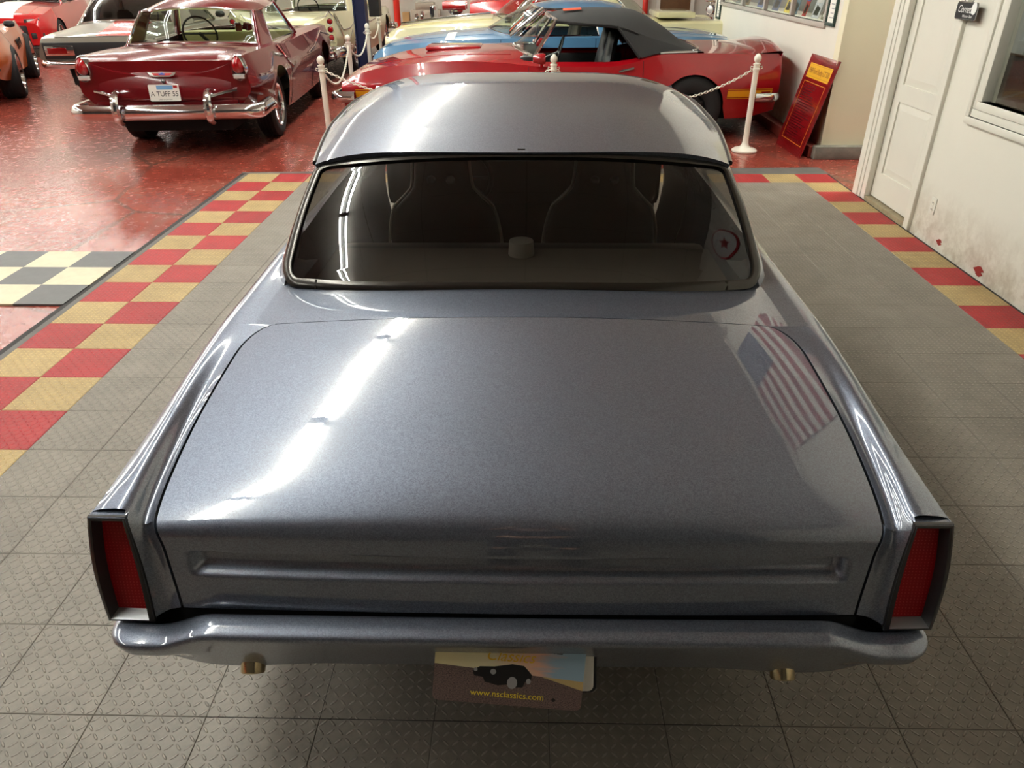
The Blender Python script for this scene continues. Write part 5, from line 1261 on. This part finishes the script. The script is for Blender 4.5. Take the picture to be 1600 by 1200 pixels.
MB().grid([[Vector((x, y, BR.top(y, abs(x) / BR.g('ws', y)).z + .008)) for x in lin(-.28, .28, 7)] for y in lin(1.9, 3.58, 20)]).build('hood_stripe', 'white_letter', RM, angle=180)
for sg in (-1, 1):
    MB().obox((sg * .60, 3.52, .70), (.30, .10, .09), Matrix.Rotation(-sg * .45, 4, 'Z'), .02).build('headlamp', 'black_plastic', RM); MB().obox((sg * .60, 3.565, .71), (.16, .04, .05), Matrix.Rotation(-sg * .45, 4, 'Z'), .01).build('lamp_lens', 'clear_lens', RM)
    MB().obox((sg * .66, 3.56, .42), (.26, .10, .12), Matrix.Rotation(-sg * .45, 4, 'Z'), .02).build('brake_duct', 'black_plastic', RM); MB().lathe([(0, .05), (.05, .04), (.065, 0), (.05, -.04), (0, -.06)], 14, Matrix.Translation((sg * .98, 1.55, 1.06)) @ Matrix.Scale(1.5, 4, (1, 0, 0))).build('door_mirror', 'black_plastic', RM)
MB().box((-.50, 3.58, .40), (.50, 3.64, .62), .02).build('grille', 'black_plastic', RM); MB().box((-.78, 3.45, .17), (.78, 3.70, .215), .015).build('front_splitter', 'black_plastic', RM)
# ---------------------------------------------------------------- chain posts
pp = None
def post(x, y, label):
    o = thing('chain_post', label, 'post', (x, y, -.012), 0, 'white plastic chain posts')
    MB().lathe([(0, 0), (.125, 0), (.132, .008), (.130, .022), (.110, .034), (.06, .044), (.038, .07), (.032, .09), (.029, .12)], 28).build('base', 'white_plastic', o)
    MB().lathe([(.029, .10), (.0275, .80), (.0275, .845)], 18).build('shaft', 'white_plastic', o)
    MB().lathe([(.0275, .80), (.036, .802), (.036, .815), (.030, .818), (.030, .845), (.036, .848), (.036, .862), (.024, .866)], 18).build('collar', 'white_plastic', o)
    MB().lathe([(.02, .862), (.020, .872), (.032, .885), (.037, .905), (.033, .928), (.018, .945), (.008, .952), (0, .954)], 18).build('finial', 'white_plastic', o)
    for sg in (-1, 1): MB().tube([(sg * .034, 0, .83), (sg * .055, 0, .835), (sg * .06, 0, .82), (sg * .045, 0, .81)], .005, 5).build('hook', 'white_plastic', o)
    return (x, y)
P1 = post(-2.10, 7.95, 'white chain post beside the maroon car'); P2 = post(.245, 8.02, 'white chain post before the door of the red convertible'); P3 = post(2.285, 8.03, 'white chain post beside the red information board')
P4 = post(-2.36, 10.42, 'white chain post before the nose of the red convertible'); P5 = post(-2.50, 12.42, 'white chain post before the nose of the blue coupe'); P6 = post(-2.66, 14.3, 'white chain post beside the lift column')
def chain(a, b, sag, label):
    n = int(math.dist(a, b) / .027); m = MB()
    for k in range(n):
        t = (k + .5) / n; p = Vector((a[0] + (b[0] - a[0]) * t, a[1] + (b[1] - a[1]) * t, .815 - sag * 4 * t * (1 - t)))
        d = Vector((b[0] - a[0], b[1] - a[1], -sag * 4 * (1 - 2 * t))).normalized(); s = d.cross(Vector((0, 0, 1))).normalized(); u = s.cross(d)
        if k % 2: s, u = u, s
        m.tube([p + d * .020 * math.cos(q) + s * .010 * math.sin(q) for q in lin(0, 2 * PI, 9)[:-1]], .0045, 4, closed=True)
    o = m.build('plastic_chain', 'white_plastic'); tag(o, label, 'chain', 'white plastic chains'); stuff(o); o['label'] = label; return o
chain(P1, P2, .30, 'white plastic chain hanging before the nose of the red convertible'); chain(P2, P3, .33, 'white plastic chain hanging before the tail of the red convertible')
chain(P1, P4, .28, 'white plastic chain between the maroon car and the red convertible'); chain(P4, P5, .22, 'white plastic chain before the nose of the blue coupe'); chain(P5, P6, .15, 'white plastic chain beside the lift column')
# ---------------------------------------------------------------- back of the showroom
pm('navy', (26, 34, 72), .45); pm('pipe_red', (206, 40, 24), .4); pm('diamond_plate', (168, 156, 140), .4, .4, var=.2, vscale=60)
lf = thing('lift_column', 'dark navy steel lift column beside the cream finned car', 'lift', (-2.82, 13.6, -.012))
b = MB().box((-.10, -.12, 0), (-.085, .12, CEIL_Z - .4)).box((.085, -.12, 0), (.10, .12, CEIL_Z - .4)).box((-.085, -.008, 0), (.085, .008, CEIL_Z - .4)); b.build('column', 'navy', lf, smooth=False)
MB().box((-.25, -.25, 0), (.25, .25, .025)).build('foot_plate', 'navy', lf, smooth=False)
MB().box((.16, -.12, .98), (.34, .10, 2.4), .02).build('carriage_cover', 'black_plastic', lf); MB().box((.10, -.04, 1.3), (.16, .04, 2.2)).build('carriage_rail', 'navy', lf, smooth=False)
tag(MB().tube([(-3.53, 21.7, -.012), (-3.51, 21.7, CEIL_Z)], .085, 12).build('fire_pipe', 'pipe_red'), 'bright red vertical pipe standing before the back wall', 'pipe')
bx = thing('tread_plate_box', 'stepped aluminium tread plate box against the back wall', 'box', (-2.75, 21.6, -.012))
MB().box((-.36, -.2, 0), (.40, .2, .68), .01).build('lower_box', 'diamond_plate', bx); MB().box((-.24, -.2, .68), (.24, .2, .85), .01).build('upper_box', 'diamond_plate', bx)
cbx = thing('cardboard_box', 'small brown cardboard box beside the red pipe', 'box', (-3.27, 21.6, -.012)); pm('cardboard', (176, 138, 92), .8); MB().box((-.09, -.1, 0), (.09, .1, .62), .004).build('carton', 'cardboard', cbx)
# red hot rod with exposed engine
hr = thing('red_hot_rod', 'bright red open hot rod with an exposed chrome engine at the back', 'car', (-.25, 16.2, -.012), PI / 2)
R = []
for y, hw_, z0, z1 in ((-1.0, .45, .45, .95), (-.6, .60, .38, 1.12), (0, .66, .36, 1.16), (.6, .62, .36, 1.14), (.9, .58, .40, 1.10)):
    R.append([Vector((hw_ * math.copysign(abs(math.cos(a))**.6, math.cos(a)), y, (z0 + z1) / 2 + (z1 - z0) / 2 * math.copysign(abs(math.sin(a))**.6, math.sin(a)))) for a in lin(0, 2 * PI, 25)[:-1]])
MB().grid(R, closev=True).add(R[0], [list(range(24))]).add(R[-1], [list(range(24))[::-1]]).build('body_shell', 'paint_bright_red', hr, angle=50)
MB().box((-.30, .9, .50), (.30, 1.55, .80), .04).build('engine_block', 'chrome_dull', hr); MB().lathe([(0, .12), (.13, .12), (.15, .08), (.15, .0), (.1, -.06)], 20, Matrix.Translation((0, 1.22, .92))).build('air_cleaner', 'chrome', hr)
for sg in (-1, 1):
    MB().tube([(sg * .20, 1.0, 1.02), (sg * .20, 1.45, 1.02)], .075, 12).build('valve_cover', 'paint_bright_red', hr)
    for k in range(4): MB().tube(catmull([(sg * .30, 1.0 + .14 * k, .72), (sg * .42, 1.0 + .14 * k, .74), (sg * .50, .95 + .14 * k, .60), (sg * .52, .5, .45)], 4), .022, 6).build('exhaust_header', 'chrome', hr)
    MB().tube([(sg * .33, -1.0, .36), (sg * .30, 2.1, .42)], .045, 6).build('frame_rail', 'paint_bright_red', hr)
    round_lamp(hr, (sg * .42, 1.95, .80), .09, 'clear_lens', (0, 1, 0), 'headlamp')
    for ay, r, wd in ((-.75, .38, .32), (1.95, .31, .16)): mk_wheel('wheel', hr, sg * .78, ay, r, wd, 'five', sg)
MB().box((-.28, 1.60, .42), (.28, 1.70, 1.02), .02).build('grille_shell', 'chrome', hr)
# far doorway with brown door
d2 = bpy.data.objects.new('door_2', None); COL.objects.link(d2); d2.location = (3.85, 21.97, 0); struct(d2)
pm('door_brown', (104, 72, 42), .5, var=.12, vscale=6); MB().box((-.40, -.03, 0), (.40, 0, 2.05), .004).build('door_leaf', 'door_brown', d2); round_lamp(d2, (-.30, -.04, 1.0), .03, 'brass', (0, -1, 0), 'door_knob', 'brass')
ring(0, 0, 0, 0, .0, 0, 0) if False else None
b = MB().box((-.50, -.05, 0), (-.40, .0, 2.15)).box((.40, -.05, 0), (.50, .0, 2.15)).box((-.40, -.05, 2.05), (.40, 0, 2.15)); b.build('door_frame', 'trim_white', d2, smooth=False)
fe = thing('fire_extinguisher', 'red fire extinguisher beside the brown door at the back', 'extinguisher', (3.05, 21.85, .5)); MB().lathe([(0, 0), (.07, 0), (.075, .02), (.075, .42), (.05, .48), (.02, .5), (.02, .54)], 16).build('cylinder', 'pipe_red', fe); MB().box((-.05, -.02, .54), (.05, .02, .60), .01).build('valve', 'black_plastic', fe)
mc = thing('motorcycle', 'dark motorcycle parked in the back corner beyond the display wall', 'motorcycle', (4.2, 17.6, -.012), 2.3)
for ay in (-.72, .72): MB().lathe([(.22, -.05), (.25, -.07), (.31, -.06), (.325, 0), (.31, .06), (.25, .07), (.22, .05)], 28, Matrix.Translation((0, ay, .325)) @ Matrix.Rotation(PI / 2, 4, 'Y')).build('tire', 'rubber', mc)
for ay in (-.72, .72): MB().lathe([(.0, .04), (.05, .04), (.06, .02), (.22, .03), (.225, .0), (.22, -.03), (.06, -.02), (.0, -.04)], 24, Matrix.Translation((0, ay, .325)) @ Matrix.Rotation(PI / 2, 4, 'Y')).build('rim', 'chrome', mc)
R = [[(w_ * math.cos(a), y, z + h_ * math.sin(a)) for a in lin(0, 2 * PI, 17)[:-1]] for y, z, w_, h_ in ((.45, .82, .05, .04), (.32, .84, .13, .10), (.05, .82, .15, .11), (-.18, .78, .08, .05))]
MB().grid(R, closev=True).add(R[0], [list(range(16))]).add(R[-1], [list(range(16))[::-1]]).build('fuel_tank', 'paint_gunmetal', mc); MB().box((-.14, -.75, .70), (.14, -.12, .78), .04).build('saddle', 'black_vinyl', mc); MB().box((-.16, -.25, .28), (.16, .32, .66), .05).build('engine', 'chrome_dull', mc)
MB().tube([(-.38, .25, 1.02), (-.2, .42, 1.02), (.2, .42, 1.02), (.38, .25, 1.02)], .014, 6).build('handlebar', 'chrome', mc); round_lamp(mc, (0, .60, .88), .085, 'clear_lens', (0, 1, 0), 'headlamp')
for sg in (-1, 1): MB().tube([(sg * .08, .72, .325), (sg * .09, .45, 1.0)], .022, 6).build('fork', 'chrome', mc)
# ---------------------------------------------------------------- wall flag and round sign (seen mirrored in the grey coupe)
pm('flag_red', (150, 28, 40), .7); pm('flag_white', (226, 222, 212), .7); pm('flag_blue', (40, 52, 96), .7)
FLAG = dict(y0=4.3, y1=6.95, z1=4.66, z0=3.42)
fg = thing('wall_flag', 'large stars and stripes flag hung flat high on the right wall above the office window', 'flag', (WX - .02, FLAG['y1'], FLAG['z1']))
fw, fh = FLAG['y1'] - FLAG['y0'], FLAG['z1'] - FLAG['z0']
for k in range(13):
    y_a = -(fw * .4 if k < 7 else 0); MB().box((-.004, -fw, -fh * (k + 1) / 13), (0, y_a, -fh * k / 13)).build('stripe', 'flag_red' if k % 2 == 0 else 'flag_white', fg, smooth=False)
MB().box((-.005, -fw * .4, -fh * 7 / 13), (0, 0, 0)).build('canton', 'flag_blue', fg, smooth=False)
star = [(math.cos(PI / 2 + PI * k / 5) * (1 if k % 2 == 0 else .4), math.sin(PI / 2 + PI * k / 5) * (1 if k % 2 == 0 else .4)) for k in range(10)]
b = MB()
for r in range(9):
    for q in range(6 if r % 2 == 0 else 5):
        b.prism([(.028 * x, .028 * y) for x, y in star], frame_M((-.005, -fw * .4 * ((q + (.5 if r % 2 == 0 else 1.0)) / 6), -fh * 7 / 13 * (r + 1) / 10), (0, -1, 0), (0, 0, 1)), .001)
each(b, 'star', 'flag_white', fg, smooth=False)
rs = thing('round_sign', 'round red and white garage sign with a star, high on the right wall', 'sign', (WX - .02, 1.7, 4.1))
SM = frame_M((0, 0, 0), (0, -1, 0), (0, 0, 1)); circ = lambda r, n=40: [(r * math.cos(a), r * math.sin(a)) for a in lin(0, 2 * PI, n + 1)[:-1]]
pm('sign_red', (190, 24, 30), .25, 0, .5); MB().prism(circ(.45), SM @ Matrix.Translation((0, 0, -.012)), .012).build('rim', 'sign_red', rs, smooth=False); MB().prism(circ(.40), SM, .002).build('face', 'white_letter', rs, smooth=False)
MB().prism([(.22 * x, .22 * y - .06) for x, y in star], SM @ Matrix.Translation((0, 0, .002)), .002).build('star', 'sign_red', rs, smooth=False); text('lettering', 'TEXACO', .13, 'black_letter', rs, SM @ Matrix.Translation((0, .22, .003)), .5)
# ---------------------------------------------------------------- the photographer behind the camera (seen as a shadow and in reflections)
def skin(name, joints, edges, mat, parent, sub=2, root=0):
    me = bpy.data.meshes.new(name); me.from_pydata([j[0] for j in joints], edges, [])
    o = bpy.data.objects.new(name, me); COL.objects.link(o); o.parent = parent
    sk = o.modifiers.new('skin', 'SKIN'); sk.use_smooth_shade = True
    for i, j in enumerate(joints):
        d = me.skin_vertices[0].data[i]; d.radius = (j[1], j[2] if len(j) > 2 else j[1]); d.use_root = (i == root)
    sb = o.modifiers.new('subd', 'SUBSURF'); sb.levels = sub; sb.render_levels = sub
    me.materials.append(MATS[mat]); return o
pm('trousers', (34, 36, 46), .85, var=.1); pm('shirt_dark', (46, 46, 52), .85, var=.08); pm('skin_tone', (196, 150, 124), .55); pm('hair_dark', (40, 30, 24), .7); pm('shoe_dark', (26, 24, 24), .6)
pe = thing('person', 'person in dark trousers and dark shirt holding up a phone behind the grey coupe', 'person', (.05, -.48, 0))
J = [((0, 0, .96), .16, .12), ((0, .0, 1.12), .15, .11), ((0, .01, 1.32), .17, .12), ((0, .0, 1.45), .10, .08), ((0, .01, 1.52), .055, .055), ((0, .03, 1.62), .075, .09), ((0, .03, 1.72), .075, .085),
     ((-.19, 0, 1.43), .06), ((-.23, .15, 1.32), .045), ((-.12, .36, 1.58), .036), ((.19, 0, 1.43), .06), ((.23, .15, 1.32), .045), ((.12, .36, 1.58), .036),
     ((-.10, 0, .88), .10), ((-.13, .02, .50), .065), ((-.15, -.02, .10), .045), ((.10, 0, .88), .10), ((.13, .03, .50), .065), ((.15, .0, .10), .045),
     ((-.16, .13, .04), .04, .035), ((.17, .15, .04), .04, .035)]
E_ = [(0, 1), (1, 2), (2, 3), (3, 4), (4, 5), (5, 6), (3, 7), (7, 8), (8, 9), (3, 10), (10, 11), (11, 12), (0, 13), (13, 14), (14, 15), (0, 16), (16, 17), (17, 18), (15, 19), (18, 20)]
body = skin('body', J, E_, 'skin_tone', pe)
skin('trousers', [((0, 0, .98), .175, .14), ((-.10, 0, .86), .115), ((-.13, .02, .50), .085), ((-.15, -.02, .09), .075), ((.10, 0, .86), .115), ((.13, .03, .50), .085), ((.15, .0, .09), .075)], [(0, 1), (1, 2), (2, 3), (0, 4), (4, 5), (5, 6)], 'trousers', pe)
skin('shirt', [((0, 0, .95), .18, .145), ((0, .0, 1.12), .17, .13), ((0, .01, 1.32), .19, .135), ((0, .0, 1.46), .11, .09), ((-.20, 0, 1.43), .075), ((-.24, .15, 1.32), .062), ((-.16, .28, 1.47), .055), ((.20, 0, 1.43), .075), ((.24, .15, 1.32), .062), ((.16, .28, 1.47), .055)],
     [(0, 1), (1, 2), (2, 3), (3, 4), (4, 5), (5, 6), (3, 7), (7, 8), (8, 9)], 'shirt_dark', pe)
for sg in (-1, 1):
    # hand: palm and five bent fingers round the phone's edge
    J = [((sg * .12, .365, 1.585), .028, .016), ((sg * .105, .40, 1.645), .034, .014)]; E2 = [(0, 1)]
    for k in range(4):
        z0 = 1.650 + .018 * k; a = len(J); L_ = (.028, .032, .030, .024)[k]
        J += [((sg * .095, .42, z0), .009), ((sg * .082, .447, z0 + .004), .0085), ((sg * .062, .452 + .1 * (L_ - .03), z0 + .006), .008)]; E2 += [(1, a), (a, a + 1), (a + 1, a + 2)]
    a = len(J); J += [((sg * .095, .392, 1.655), .011), ((sg * .075, .405, 1.690), .0095), ((sg * .062, .412, 1.715), .0085)]; E2 += [(1, a), (a, a + 1), (a + 1, a + 2)]
    skin('hand', J, E2, 'skin_tone', pe, 2)
    MB().box((sg * .16 - .048, -.08, 0), (sg * .16 + .048, .20, .085), .03).build('shoe', 'shoe_dark', pe)
    MB().lathe([(0, .02), (.02, .016), (.028, 0), (.018, -.02)], 10, Matrix.Translation((sg * .088, .02, 1.66)) @ Matrix.Rotation(sg * PI / 2, 4, 'Y')).build('ear', 'skin_tone', pe)
    MB().lathe([(0, .008), (.010, .006), (.013, 0)], 10, Matrix.Translation((sg * .032, .112, 1.675)) @ Matrix.Rotation(-PI / 2, 4, 'X')).build('eye', 'white_letter', pe)
MB().tube([(0, .118, 1.675), (0, .135, 1.645), (0, .118, 1.632)], .012, 8).build('nose', 'skin_tone', pe)
MB().tube([(-.025, .112, 1.602), (0, .120, 1.600), (.025, .112, 1.602)], .006, 6).build('mouth', 'red_letter', pe)
R = [[(.088 * math.sin(p) * math.cos(a), .02 + .105 * math.sin(p) * math.sin(a), 1.70 + .095 * math.cos(p)) for a in lin(0, 2 * PI, 19)[:-1]] for p in lin(.02, 1.75, 9)]
MB().grid(R, closev=True).build('hair', 'hair_dark', pe)
ph = thing('phone', 'dark slim phone held up by the person behind the grey coupe', 'phone', (0, -.045, 1.735)); ph.rotation_euler = (-CAM_PITCH, 0, 0)
MB().box((-.075, -.008, -.036), (.075, .0, .036), .004).build('phone_case', 'black_plastic', ph); MB().box((-.07, -.0095, -.032), (.07, -.008, .032)).build('screen', 'black_trim', ph, smooth=False)
for dx, dz in ((.055, .018), (.055, -.008)): MB().lathe([(0, .003), (.007, .003), (.008, 0)], 12, Matrix.Translation((dx, 0, dz)) @ Matrix.Rotation(-PI / 2, 4, 'X')).build('camera_lens', 'glass_dark', ph)
